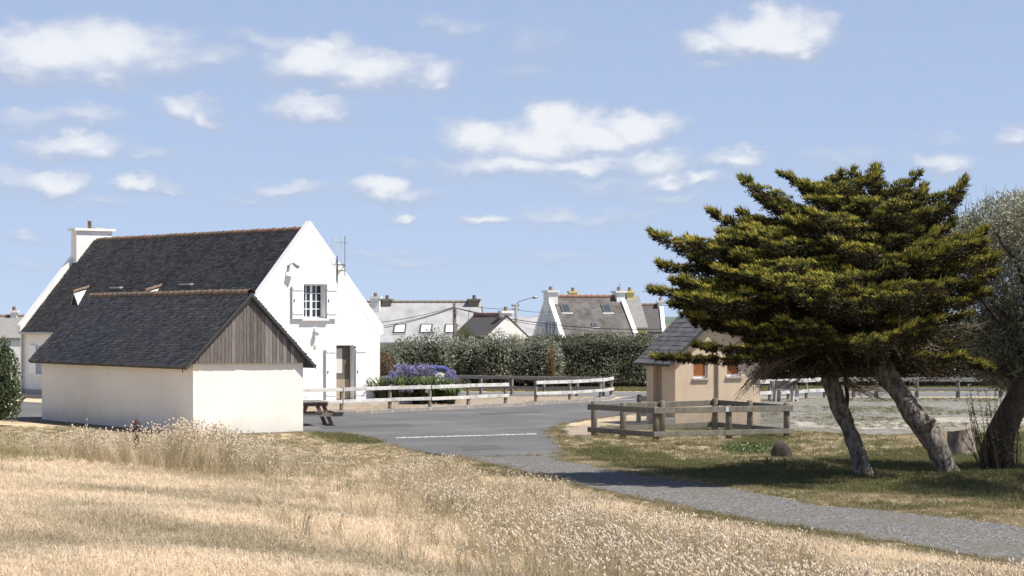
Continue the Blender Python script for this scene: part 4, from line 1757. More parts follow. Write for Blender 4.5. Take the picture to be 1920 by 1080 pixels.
# wired enclosure
EB, EA, EC, ED = PX(1114, 66.4), PX(1230, 63.7), PX(1475, 65.4), PX(1341, 69.6)
enc = empty('wired_enclosure', EA)
tag(enc, 'low square timber enclosure with chain-link mesh in front of the beige hut', 'enclosure')
corners = [EB, EA, EC, ED]
zt = .90
plist = [EB, EB.lerp(EA, .48), EA, EA.lerp(EC, .55), EC, EC.lerp(ED, .5), ED, ED.lerp(EB, .45)]
rr = random.Random(2)
for p in plist:
    q = p - EA
    z = zt + rr.uniform(-.01, .06)
    m = MB()
    m.tube([q + Vector((0, 0, -.15)), q + Vector((0, 0, z * .6)), q + Vector((0, 0, z - .02)), q + Vector((0, 0, z))], [.088, .085, .082, .06], 12, .025)
    m.build('post', M_logp, enc, smooth=True)
cen = (EB + EA + EC + ED) / 4
for i in range(4):
    a, b = corners[i], corners[(i + 1) % 4]
    t = (b - a).normalized()
    out = Vector((t.y, -t.x, 0))
    if out.dot(a - cen) < 0:
        out = -out
    off = out * .115
    mid = (a + b) / 2
    for (z0, z1, e) in ((.72, .88, .13), (.10, .24, .13)):
        for (u, v, e0, e1) in ((a, mid, e, -.006), (mid, b, -.006, e)):
            m = MB()
            m.beam(u - EA + off - t * e0 + Vector((0, 0, (z0 + z1) / 2)), v - EA + off + t * e1 + Vector((0, 0, (z0 + z1) / 2 + rr.uniform(-.01, .01))), .045, z1 - z0)
            m.build('rail', M_logr, enc, bevel=.01)
    # chain link
    Lm = (b - a).length
    H0, H1 = .12, .86
    step = .105
    m = MB()
    hh = H1 - H0
    k = -hh
    while k < Lm:
        for sg in (1, -1):
            s0, s1 = max(0, k), min(Lm, k + hh)
            if s1 - s0 > .03:
                zA, zB = (s0 - k), (s1 - k)
                if sg < 0:
                    zA, zB = hh - zA, hh - zB
                A_ = a - EA + t * s0 + Vector((0, 0, H0 + zA)) - out * (.0 if sg > 0 else .004) + out * .088
                B_ = a - EA + t * s1 + Vector((0, 0, H0 + zB)) - out * (.0 if sg > 0 else .004) + out * .088
                m.tube([A_, B_], .0030, 3, cap=False)
        k += step
    m.build('chain_link', M_wire, enc, kind='stuff')
m = MB()
q = EA.lerp(EC, .53) - EA
m.box(q.x - .06, q.y - .16, .74, q.x + .06, q.y - .142, .87)
m.build('white_tag', M_paintw, enc)

# bench
bo = PX(1474, 94.2)
bench = empty('bench', bo, math.radians(150))
tag(bench, 'wooden plank bench on concrete legs beside the pale rail fence', 'bench')
for x in (-.36, .40):
    m = MB()
    m.prism_x([(-.30, 0), (-.12, 0), (-.06, .10), (.10, .10), (.14, 0), (.30, 0), (.26, .30), (.32, .42), (.40, .80), (.33, .82), (.22, .44), (-.30, .40), (-.26, .28)], x - .05, x + .05)
    m.build('leg', M_concrete, bench)
for y in (-.22, -.02):
    m = MB()
    m.box(-.56, y - .09, .432, .56, y + .09, .475)
    m.build('seat_plank', M_greywood, bench, bevel=.008)
for (y, z) in ((.275, .58), (.325, .745)):
    m = MB()
    m.box(-.56, -.02, -.085, .56, .02, .085, Matrix.Translation((0, y - .05, z)) @ Matrix.Rotation(math.radians(-16), 4, 'X'))
    m.build('back_plank', pm('bench_plank', (.30, .285, .26), (.22, .205, .185), 8, .85), bench, bevel=.008)

# picnic table
po = PX(592, 72.2)
pt = empty('picnic_table', po, math.radians(14))
tag(pt, 'brown wooden picnic table standing on the asphalt behind the cream outbuilding', 'picnic table')
for k in range(5):
    m = MB()
    x = -.38 + k * .155
    m.box(x, -.05, .70, x + .145, 1.65, .745)
    m.build('top_plank', M_greywood, pt, bevel=.008)
for sx in (-1, 1):
    for k in range(2):
        m = MB()
        x = sx * .56 + (k * .155 if sx > 0 else -k * .155 - .145)
        m.box(x, -.05, .40, x + .145, 1.65, .442)
        m.build('seat_plank', M_greywood, pt, bevel=.008)
for y in (.14, 1.40):
    for sx in (-1, 1):
        m = MB()
        m.beam((sx * .50, y, 0), (sx * .20, y, .69), .06, .125, up=(0, 1, 0)) if False else m.add(
            [(sx * .46, y - .03, 0), (sx * .58, y - .03, 0), (sx * .30, y - .03, .69), (sx * .17, y - .03, .69), (sx * .46, y + .03, 0), (sx * .58, y + .03, 0), (sx * .30, y + .03, .69), (sx * .17, y + .03, .69)],
            [(0, 1, 2, 3), (7, 6, 5, 4), (0, 4, 5, 1), (1, 5, 6, 2), (2, 6, 7, 3), (3, 7, 4, 0)])
        m.build('leg', M_redwood, pt)
    m = MB()
    m.box(-.86, y - .075, .29, .86, y - .033, .398)
    m.build('seat_bearer', M_greywood if y < 1 else M_redwood, pt)
    m = MB()
    m.box(-.38, y - .07, .60, .38, y - .032, .698)
    m.build('top_bearer', M_redwood, pt)

# ------------------------------------------------------------------ blue car
co = PX(863, 96.5)
car = empty('blue_car', co, math.radians(4))
tag(car, 'blue hatchback car parked behind the purple flowers, rear end showing', 'car')
# local: rear at x=0, nose at x=-4; y across (0 near side .. 1.6 far side)
M_blue = pm('blue_paint', (.085, .095, .30), (.08, .088, .275), 2, .3, spec=.5)
M_blackp = pm('black_plastic', (.03, .03, .032), (.04, .04, .04), 5, .6)
low = [(-3.95, .34), (-3.98, .52), (-3.9, .66), (-3.0, .84), (-.12, .88), (-.02, .74), (0, .50), (-.05, .30), (-3.8, .22)]
m = MB()
prof = []
for (yy, sx_, in_) in ((0, .985, .06), (.12, 1, 0), (1.48, 1, 0), (1.60, .985, .06)):
    prof.append([((x + 2) * sx_ - 2, yy, z) for x, z in low])
nP = len(low)
vs = [p for ring in prof for p in ring]
fs = []
for k in range(3):
    for i in range(nP):
        j = (i + 1) % nP
        fs.append((k * nP + i, (k + 1) * nP + i, (k + 1) * nP + j, k * nP + j))
fs.append(tuple(range(nP)))
fs.append(tuple(3 * nP + i for i in range(nP - 1, -1, -1)))
m.add(vs, fs)
body = m.build('body', M_blue, car, bevel=.03)
cab = [(-3.0, .83), (-2.35, 1.26), (-2.0, 1.34), (-1.0, 1.36), (-.52, 1.31), (-.22, 1.08), (-.08, .86)]
m = MB()
vs = []
for (yy, kx, inn) in ((.05, 1, 1), (.20, 1, 0), (1.40, 1, 0), (1.55, 1, 1)):
    for x, z in cab:
        hfrac = (z - .83) / .53
        yv = yy
        if inn:
            yv = (.05 + .14 * hfrac) if yy < .5 else (1.55 - .14 * hfrac)
            z = z - .03 * hfrac
        vs.append((x, yv, z))
nC = len(cab)
fs = []
for k in range(3):
    for i in range(nC - 1):
        fs.append((k * nC + i, k * nC + i + 1, (k + 1) * nC + i + 1, (k + 1) * nC + i))
fs.append(tuple(range(nC)))
fs.append(tuple(3 * nC + i for i in range(nC - 1, -1, -1)))
m.add(vs, fs)
cabin = m.build('cabin', M_blue, car, smooth=False, bevel=.02)
for pts in ([(-2.75, .90), (-2.28, 1.22), (-1.78, 1.265), (-1.74, .92)], [(-1.66, .92), (-1.70, 1.265), (-1.05, 1.285), (-.92, .93)], [(-.84, .94), (-.97, 1.275), (-.62, 1.245), (-.36, 1.05), (-.30, .95)]):
    m = MB()
    vs = [(x, .05 + .14 * (z - .83) / .53 - .006, z) for x, z in pts]
    n_ = len(vs)
    m.add(vs, [tuple(range(n_))])
    m.build('side_window', M_glass, cabin)
m = MB()
m.add([(-.045, .30, .90), (-.045, 1.30, .90), (-.485, 1.25, 1.285), (-.485, .35, 1.285)], [(0, 1, 2, 3)])
o = m.build('rear_window', M_glass, cabin)
o.location = (.03, 0, .02)
m = MB()
m.box(-.10, .10, .56, .025, .26, .82)
m.build('tail_light', pm('tail_red', (.45, .03, .03), (.4, .02, .02), 5, .3), body)
m = MB()
m.box(-.10, 1.34, .56, .025, 1.50, .82)
m.build('tail_light', bpy.data.materials['tail_red'], body)
m = MB()
m.box(-.16, .02, .30, .06, 1.58, .48)
m.build('bumper', pm('grey_bumper', (.42, .43, .45), (.38, .39, .41), 5, .5), car, bevel=.03)
for (x, y) in ((-.75, .04), (-3.15, .04), (-.75, 1.56), (-3.15, 1.56)):
    m = MB()
    Mw = Matrix.Translation((x, y, .29)) @ Matrix.Rotation(math.radians(90), 4, 'X')
    m.lathe([(.19, -.09), (.27, -.09), (.29, -.06), (.29, .06), (.27, .09), (.19, .09)], (0, 0, 0), 20, Mw)
    wo_ = m.build('wheel', M_blackp, car, smooth=False)
    m = MB()
    m.lathe([(.05, -.07), (.18, -.095), (.185, .095), (.05, .07)], (0, 0, 0), 14, Mw)
    m.build('rim', M_metal, wo_)

# ------------------------------------------------------------------ poles and cables
def pole(name, label, px, d, py_top, rad, mat):
    zt_ = HC + (HY - py_top) / FPX * d
    r0 = empty(name, PX(px, d, ZV))
    tag(r0, label, 'utility pole')
    m = MB()
    m.tube([(0, 0, 0), (.05, 0, (zt_ - ZV) * .5), (.03, 0, zt_ - ZV)], [rad * 1.15, rad, rad * .85], 10)
    m.build('shaft', mat, r0, smooth=True)
    return r0, zt_ - ZV


M_polew = pm('pole_wood', (.17, .14, .12), (.11, .09, .078), 6, .9, stretch=(5, 5, .5), world=True)
d_1, d_2 = 130, 148
p1, z1_ = pole('utility_pole', 'brown wooden utility pole in front of the pale roof', 851, d_1, 568.5, .11, M_polew)
m = MB()
m.tube([(.0, -.1, z1_ - .25), (.12, -.14, z1_ - .3), (.18, -.12, z1_ - .6), (.10, -.12, z1_ - .75)], .012, 5)
m.tube([(-.1, -.1, z1_ - .22), (-.22, -.14, z1_ - .36), (-.12, -.1, z1_ - .42)], .012, 5)
m.build('cable_loop', M_blackp, p1)
p2, z2_ = pole('utility_pole', 'concrete pole carrying a street lamp arm above the small white house', 967, d_2, 570, .12, pm('pole_concrete', (.30, .27, .235), (.24, .215, .185), 5, .9, world=True))
m = MB()
m.tube([(0, 0, z2_ - .15), (.15, 0, z2_ + .12), (.55, -.02, z2_ + .26), (1.0, -.04, z2_ + .38)], .025, 6)
m.build('lamp_arm', M_metal, p2)
m = MB()
m.lathe([(.02, 0), (.07, .05), (.08, .22), (.05, .34)], (0, 0, 0), 10, Matrix.Translation((1.0, -.04, z2_ + .38)) @ Matrix.Rotation(math.radians(82), 4, 'Y'))
m.build('lamp_head', M_metal, p2, smooth=True)
for zz_ in (.12, .32):
    m = MB()
    m.box(-.26, -.06, z2_ - zz_ - .03, .2, .06, z2_ - zz_ + .03)
    m.build('crossarm', M_darkmetal, p2)
for sx in (-.22, .16):
    m = MB()
    m.lathe([(.03, 0), (.045, .05), (.03, .10)], (sx, 0, z2_ - .09), 8)
    m.build('insulator', M_stonech, p2)
M_cable = pm('black_cable', (.035, .035, .037), (.05, .05, .05), 5, .6)


def cable(label, a, b, sag, rad=.018):
    pts = []
    for k in range(15):
        t = k / 14
        p = a.lerp(b, t)
        p.z -= sag * 4 * t * (1 - t)
        pts.append(p)
    m = MB()
    m.tube(pts, rad, 5)
    o = m.build('overhead_cable', M_cable)
    tag(o, label, 'cable', 'overhead cables')


T1 = P(850, 576, d_1)
cable('upper of three cables from the wooden pole to behind the white gable', T1, P(600, 612, 122), .25)
cable('middle of three cables from the wooden pole to behind the white gable', T1 + Vector((0, 0, -.03)), P(600, 623, 120), .28)
cable('lowest of three cables from the wooden pole to behind the white gable', T1 + Vector((0, 0, -.06)), P(600, 632, 118), .24, .022)
cable('thick upper cable from the wooden pole towards the beige hut', P(853, 577, d_1), P(1330, 612, 128), .55, .024)
cable('thin lower cable from the wooden pole towards the beige hut', P(853, 577.5, d_1 - .1), P(1330, 620, 128), .60, .016)
cable('thin cable from the pale roof to the lamp pole', P(884, 573, 159), P(967, 579, d_2), .1, .016)
cable('thin cable from the lamp pole to the mossy grey roof', P(967, 580, d_2), P(1040, 584, 150), .1, .014)
# aerial on the grey roof
m = MB()
q = P(1162, 549, 154)
m.tube([(0, 0, -.3), (0, 0, .62)], .022, 6)
m.tube([(-.08, -.1, .55), (.1, .1, .58)], .012, 5)
m.tube([(-.1, 0, .48), (.1, 0, .48)], .01, 5)
o = m.build('roof_aerial', M_metal)
o.location = q
tag(o, 'thin television aerial above the right white chimney of the mossy roof', 'aerial')

# ================================================================== VEGETATION
def sphere_dirs(n, zmin=-1.0):
    z = RNG.uniform(zmin, 1, n)
    th = RNG.uniform(0, 2 * math.pi, n)
    r = np.sqrt(np.maximum(0, 1 - z * z))
    return np.stack([r * np.cos(th), r * np.sin(th), z], 1)


def blob_leaves(blobs, per, L, W, up=.25, zmin=-.7, shell=(.72, 1.06)):
    """leaves over the shells of several ellipsoids; blobs: (cx,cy,cz,rx,ry,rz)"""
    PV, DV = [], []
    for (cx, cy, cz, rx, ry, rz) in blobs:
        area = (rx * ry + ry * rz + rx * rz) * 4.2
        n = max(20, int(per * area))
        d = sphere_dirs(n, zmin)
        k = RNG.uniform(*shell, n)[:, None]
        lump = 1 + .13 * (vnoise(d[:, 0] * 3 + cx * 3, d[:, 2] * 3 + d[:, 1] * 3, 3) - .5)[:, None] * 2
        PV.append(np.array([cx, cy, cz]) + d * np.array([rx, ry, rz]) * k * lump)
        DV.append(d * .6 + RNG.normal(size=(n, 3)) * .6 + np.array([0, 0, up]))
    pos, dv = np.concatenate(PV), np.concatenate(DV)
    n = len(pos)
    return leaf_arrays(pos, dv, L * RNG.uniform(.6, 1.25, n), W * RNG.uniform(.7, 1.2, n))


def bush(name, label, cat, base, blobs, per, L, W, mat, core=True, group=None, up=.25, stemm=None, zmin=-.7):
    r0 = empty(name, base)
    tag(r0, label, cat, group)
    V_, F_ = blob_leaves(blobs, per, L, W, up, zmin)
    arr_mesh('foliage', V_, F_, mat, r0)
    m = MB()
    rr = random.Random(len(label))
    for (cx, cy, cz, rx, ry, rz) in blobs:
        m.tube([(cx * .6, cy * .6, -.1), (cx * .9, cy * .9, max(.05, cz * .5)), (cx, cy, cz + rz * .55)], [.06, .045, .015], 6)
        for k in range(4):
            e = Vector((rr.uniform(-1, 1) * rx, rr.uniform(-1, 1) * ry, rr.uniform(.2, .9) * rz)) * .75
            m.tube([(cx * .9, cy * .9, max(.05, cz * .4)), (cx + e.x * .6, cy + e.y * .6, cz + e.z * .3), (cx + e.x, cy + e.y, cz + e.z)], [.035, .02, .008], 5)
    m.build('stems', stemm or M_barkd, r0)
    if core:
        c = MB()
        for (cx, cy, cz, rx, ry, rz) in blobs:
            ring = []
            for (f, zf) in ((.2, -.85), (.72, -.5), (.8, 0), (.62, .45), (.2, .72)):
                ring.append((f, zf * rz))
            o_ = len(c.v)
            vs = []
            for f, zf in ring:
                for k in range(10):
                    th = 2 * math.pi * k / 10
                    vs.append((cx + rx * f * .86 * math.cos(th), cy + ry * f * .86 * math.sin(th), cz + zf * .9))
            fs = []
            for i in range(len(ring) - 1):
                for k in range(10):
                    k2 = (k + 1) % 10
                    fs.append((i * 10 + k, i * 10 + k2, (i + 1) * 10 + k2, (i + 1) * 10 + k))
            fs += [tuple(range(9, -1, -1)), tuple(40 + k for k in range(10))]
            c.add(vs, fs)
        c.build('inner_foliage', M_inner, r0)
    return r0


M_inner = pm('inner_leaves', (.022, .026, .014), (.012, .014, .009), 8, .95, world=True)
L_silver = leafmat('silver_leaf', (.10, .11, .065), (.36, .365, .29), .18, .6, .3)
L_hedge = leafmat('hedge_leaf', (.055, .064, .034), (.25, .25, .175), .18, .6, .3)
L_dark = leafmat('dark_leaf', (.03, .042, .02), (.075, .085, .04), .15, .4, .5)
L_brown = leafmat('brown_leaf', (.14, .075, .035), (.21, .13, .07), .15, .6, .3)
L_yellow = leafmat('yellow_leaf', (.30, .27, .05), (.40, .36, .10), .25, .6, .3)
L_green = leafmat('conifer_green', (.085, .105, .03), (.16, .17, .065), .2, .7, .2)
L_grey = leafmat('willow_leaf', (.11, .12, .06), (.40, .39, .28), .25, .65, .25)
L_laurel = leafmat('laurel_leaf', (.035, .06, .02), (.11, .135, .06), .15, .35, .6)

# --- silvery shrubs left part of the hedge line
DH = 112.0
def hb(px, py_top, wpx, d=DH, rz=None, ry=.9):
    """blob for a shrub whose top is at py_top and width wpx in photo pixels"""
    x = (px - 960) / FPX * d
    zt_ = HC + (HY - py_top) / FPX * d
    rx = wpx / 2 / FPX * d
    return x, zt_, rx


def shrub(label, d, parts, mat, per=170, L=.13, W=.055, group='shrubs along the far verge', name='shrub', up=.25, ground_z=0.0):
    base = None
    blobs = []
    for (px, py, wpx) in parts:
        x, zt_, rx = hb(px, py, wpx, d)
        if base is None:
            base = Vector((x, d, ground_z))
        zt_ -= ground_z
        rz = zt_ * .52
        blobs.append((x - base.x, RNG.uniform(-.25, .25), zt_ - rz, rx, max(.7, rx * .75), rz))
    return bush(name, label, 'shrub', base, blobs, per, L, W, mat, group=group, up=up)


shrub('dark green shrub with rusty leaves directly right of the white gable', 109, [(728, 648, 52), (716, 655, 40)], L_hedge)
shrub('rust-brown shrub low against the white house corner', 107.5, [(722, 662, 26)], L_brown, per=200, L=.10, W=.04)
shrub('wide silvery shrub behind the purple flowers', 112, [(770, 632, 86), (808, 620, 70), (748, 640, 50)], L_silver)
shrub('tall silvery shrub below the wooden utility pole', 113, [(858, 630, 72), (895, 632, 66), (835, 628, 46)], L_silver)
shrub('silvery shrub with pointed top below the small white house', 112, [(930, 620, 60), (958, 628, 56), (918, 634, 50)], L_silver)
shrub('pale silvery shrub rising above the hedge under the mossy roof', 112, [(1014, 620, 44), (995, 636, 50), (1036, 638, 40)], L_silver)
shrub('round olive-green conifer shrub behind the hedge by the wooden pole', 122, [(868, 612, 40), (880, 622, 34)], L_green, per=260, L=.12, W=.035, up=.9, ground_z=-.3)
shrub('yellow flowering shrub behind the hedge under the lamp pole', 121, [(966, 629, 32), (982, 633, 26)], L_yellow, per=240, L=.10, W=.05, ground_z=-.2)
shrub('small brown withered shrub in the face of the hedge', 110.2, [(1034, 650, 13)], L_brown, per=220, L=.10, W=.04)


def hedge(name, label, px0, px1, d, tops, mat, depth=1.8, per=520, L=.12, W=.055):
    x0, x1 = (px0 - 960) / FPX * d, (px1 - 960) / FPX * d
    r0 = empty(name, ((x0 + x1) / 2, d, 0))
    tag(r0, label, 'hedge', 'hedges along the far verge')
    Lx = x1 - x0
    cx = (x0 + x1) / 2
    tx = np.array([(q[0] - 960) / FPX * d for q in tops])
    tz = np.array([HC + (HY - q[1]) / FPX * d for q in tops])
    n1, n2, n3 = int(Lx * 2.2 * per), int(Lx * depth * per * 1.2), int(2.2 * depth * per)
    # front, top, ends
    xs = RNG.uniform(x0, x1, n1)
    tops_ = np.interp(xs, tx, tz)
    zf = RNG.uniform(.08, 1, n1)
    zs = zf * tops_
    ys = -depth / 2 + .30 * (zf ** 3) + RNG.normal(0, .10, n1) + .28 * (vnoise(xs * 1.3, zs * 1.6, 9) - .5)
    A = np.stack([xs - cx, ys, zs], 1)
    xs2 = RNG.uniform(x0, x1, n2)
    ys2 = RNG.uniform(-depth / 2, depth / 2, n2)
    zs2 = np.interp(xs2, tx, tz) * (1 - .10 * (np.abs(ys2) / (depth / 2)) ** 3) + RNG.normal(0, .07, n2) + .55 * (vnoise(xs2 * 1.1, ys2 * 1.1, 4) - .5)
    B = np.stack([xs2 - cx, ys2, zs2], 1)
    e = RNG.choice([x0, x1], n3)
    C = np.stack([e - cx + RNG.normal(0, .08, n3), RNG.uniform(-depth / 2, depth / 2, n3), RNG.uniform(.08, 1, n3) * np.interp(e, tx, tz)], 1)
    pos = np.concatenate([A, B, C])
    nn = len(pos)
    dv = RNG.normal(size=(nn, 3)) * .7 + np.array([0, -.25, .35])
    V_, F_ = leaf_arrays(pos, dv, L * RNG.uniform(.6, 1.25, nn), W * RNG.uniform(.7, 1.2, nn))
    arr_mesh('foliage', V_, F_, mat, r0)
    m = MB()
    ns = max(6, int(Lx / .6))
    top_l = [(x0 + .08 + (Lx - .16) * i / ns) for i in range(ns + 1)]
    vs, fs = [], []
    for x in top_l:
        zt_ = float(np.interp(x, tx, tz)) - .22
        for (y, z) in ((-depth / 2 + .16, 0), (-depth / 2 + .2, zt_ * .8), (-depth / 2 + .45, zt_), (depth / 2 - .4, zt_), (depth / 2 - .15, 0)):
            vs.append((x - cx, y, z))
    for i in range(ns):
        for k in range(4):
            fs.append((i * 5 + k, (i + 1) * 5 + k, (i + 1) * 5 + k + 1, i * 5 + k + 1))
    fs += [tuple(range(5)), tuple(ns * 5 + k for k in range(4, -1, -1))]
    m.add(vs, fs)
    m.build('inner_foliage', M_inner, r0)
    return r0


hedge('hedge', 'dense grey-green clipped hedge left of the beige hut', 985, 1262, 114, [(985, 640), (1020, 636), (1060, 640), (1100, 635), (1140, 632), (1180, 634), (1215, 640), (1262, 650)], L_hedge)
hedge('hedge', 'long low hedge base behind the brown rail fence and car', 700, 985, 115, [(700, 660), (760, 650), (850, 645), (930, 645), (985, 645)], L_silver, per=260)
hedge('hedge', 'tall dark hedge behind the bench and the grey rail fence', 1262, 1700, 116, [(1262, 640), (1400, 632), (1450, 645), (1500, 652), (1600, 636), (1700, 630)], L_dark, per=330)
hedge('hedge', 'silver-topped hedge at the right behind the grey tree', 1700, 2080, 115, [(1700, 625), (1745, 606), (1790, 598), (1830, 612), (1900, 600), (2080, 595)], L_silver, per=330)
# laurel bush, left edge
bush('laurel_bush', 'large glossy green laurel bush at the left edge by the white house', 'bush', PX(-6, 72.5, 0),
     [(-.05, 0, 1.35, .72, .75, 1.25), (-.55, .1, 1.7, .7, .8, 1.0), (.05, -.1, .75, .68, .7, .75), (-.3, 0, 2.05, .6, .6, .55)], 340, .12, .055, L_laurel)

# --- agapanthus and lavender by the white house
L_strap = leafmat('strap_leaf', (.045, .07, .018), (.13, .165, .055), .3, .45, .4)
L_purple = leafmat('purple_flower', (.27, .24, .42), (.40, .37, .55), .3, .6, .2)
L_lav = leafmat('lavender_flower', (.26, .23, .40), (.40, .37, .52), .3, .6, .2)
L_whitef = leafmat('white_flower', (.72, .72, .66), (.80, .80, .74), .25, .6, .2)


def agapanthus(label, px, d, heads, matf, nl=210, spread=.80, hgt=1.12):
    r0 = empty('agapanthus_plant', PX(px, d, .0))
    tag(r0, label, 'flower', 'agapanthus clumps by the white house')
    n = nl
    th = RNG.uniform(0, 2 * math.pi, n)
    base = np.stack([np.cos(th) * RNG.uniform(0, .25, n) * spread * 1.5, np.sin(th) * RNG.uniform(0, .25, n) * spread, np.zeros(n)], 1)
    d1 = np.stack([np.cos(th), np.sin(th), np.zeros(n)], 1)
    V_, F_ = [], []
    sdv = np.stack([-np.sin(th), np.cos(th), np.zeros(n)], 1)
    Lh = RNG.uniform(.45, 1.12, n)[:, None]
    prof = [(0, 0, .02), (.30, .62, .028), (.62, .86, .024), (1.0, .70, .004)]
    for (a_, z_, w_) in prof:
        c_ = base + d1 * spread * a_ * Lh + np.array([0, 0, 1]) * hgt * z_ * Lh
        V_.append(c_ + sdv * w_)
        V_.append(c_ - sdv * w_)
    V_ = np.stack(V_, 1).reshape(-1, 3)
    for k in range(3):
        q = np.arange(n)[:, None] * 8 + np.array([2 * k, 2 * k + 1, 2 * k + 3, 2 * k + 2])
        F_.append(q)
    arr_mesh('leaves', V_, np.concatenate(F_), L_strap, r0)
    for (dx, dy, z) in heads:
        m = MB()
        m.tube([(dx * .3, dy * .3, .1), (dx * .8, dy * .8, z * .6), (dx, dy, z)], .010, 5)
        so = m.build('stalk', L_strap, r0)
        k = 60
        dv = sphere_dirs(k, -.6)
        V_, F_ = leaf_arrays(np.array([dx, dy, z]) + dv * .035, dv + RNG.normal(size=(k, 3)) * .15, .10 * RNG.uniform(.8, 1.2, k), .05)
        arr_mesh('flower_head', V_, F_, matf, so)
    return r0


rg_ = random.Random(5)
def heads(n, sx, zlo, zhi):
    out = []
    for _ in range(n):
        z = zhi - (zhi - zlo) * rg_.random() ** 1.3
        out.append((rg_.uniform(-sx, sx), -.62 + .75 * (z - zlo) / (zhi - zlo) + rg_.uniform(-.1, .1), z))
    return out


agapanthus('leafy agapanthus clump with few pale heads touching the white wall', 722, 91.8, heads(4, .35, .7, .95), L_lav)
agapanthus('agapanthus clump with many tall purple heads, nearest the white house', 752, 91.5, heads(15, .5, .5, 1.42), L_purple)
agapanthus('agapanthus clump with purple heads left of the white-flowered one', 778, 91.8, heads(14, .5, .5, 1.42), L_lav)
agapanthus('agapanthus clump with white flower heads', 806, 91.4, heads(10, .45, .5, 1.1), L_whitef)
agapanthus('agapanthus clump with pale purple heads before the blue car', 832, 92.2, heads(10, .42, .6, 1.3), L_lav)
agapanthus('low green agapanthus clump at the right end of the flower bed', 843, 91.2, heads(2, .3, .5, .7), L_whitef, spread=.5, hgt=.7)
# spiky lavender-blue shrubs
LAV = [(798, 93.4, 'hazy lavender shrub with upright spikes behind the white agapanthus'), (766, 93.6, 'hazy lavender shrub behind the tall purple agapanthus heads, nearer the house')]
for (lpx, ld, ltx) in LAV:
  lv = empty('lavender_shrub', PX(lpx, ld, 0))
  tag(lv, ltx, 'flower', 'lavender shrubs by the white house')
  n = 1700
  th = RNG.uniform(0, 2 * math.pi, n)
  k = RNG.uniform(0, 1, n)
  sp_ = RNG.integers(0, 120, n)
  sth = RNG.uniform(0, 2 * math.pi, 120)
  sr = np.sqrt(RNG.uniform(0, 1, 120)) * .34
  sh = RNG.uniform(1.1, 1.5, 120)
  pos = np.stack([np.cos(sth[sp_]) * sr[sp_] * (.4 + .6 * k) * 1.5, np.sin(sth[sp_]) * sr[sp_] * (.4 + .6 * k), sh[sp_] * (.3 + .7 * k)], 1) + RNG.normal(0, .012, (n, 3))
  V_, F_ = leaf_arrays(pos, RNG.normal(size=(n, 3)) * .5 + np.array([0, 0, .8]), .085, .03)
  arr_mesh('flower_spikes', V_, F_, L_lav, lv)
  m = MB()
  for i in range(120):
      m.tube([(math.cos(sth[i]) * sr[i] * .3, math.sin(sth[i]) * sr[i] * .3, 0), (math.cos(sth[i]) * sr[i] * 1.5, math.sin(sth[i]) * sr[i], sh[i])], .004, 3, cap=False)
  m.build('stalks', L_strap, lv)


# ------------------------------------------------------------------ cypresses
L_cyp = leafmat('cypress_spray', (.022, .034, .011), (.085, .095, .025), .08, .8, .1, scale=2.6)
L_lit_tip = leafmat('cypress_lit_tip', (.13, .14, .03), (.56, .47, .09), .15, .8, .1, scale=2.0)  # yellow new growth that also carries the sunlit tone of the clump tops
L_cyp_shade = leafmat('cypress_shade_spray', (.020, .020, .010), (.045, .034, .018), .1, .8, .1, scale=2.2)  # dead foliage darkened to near black as the shade under the plates

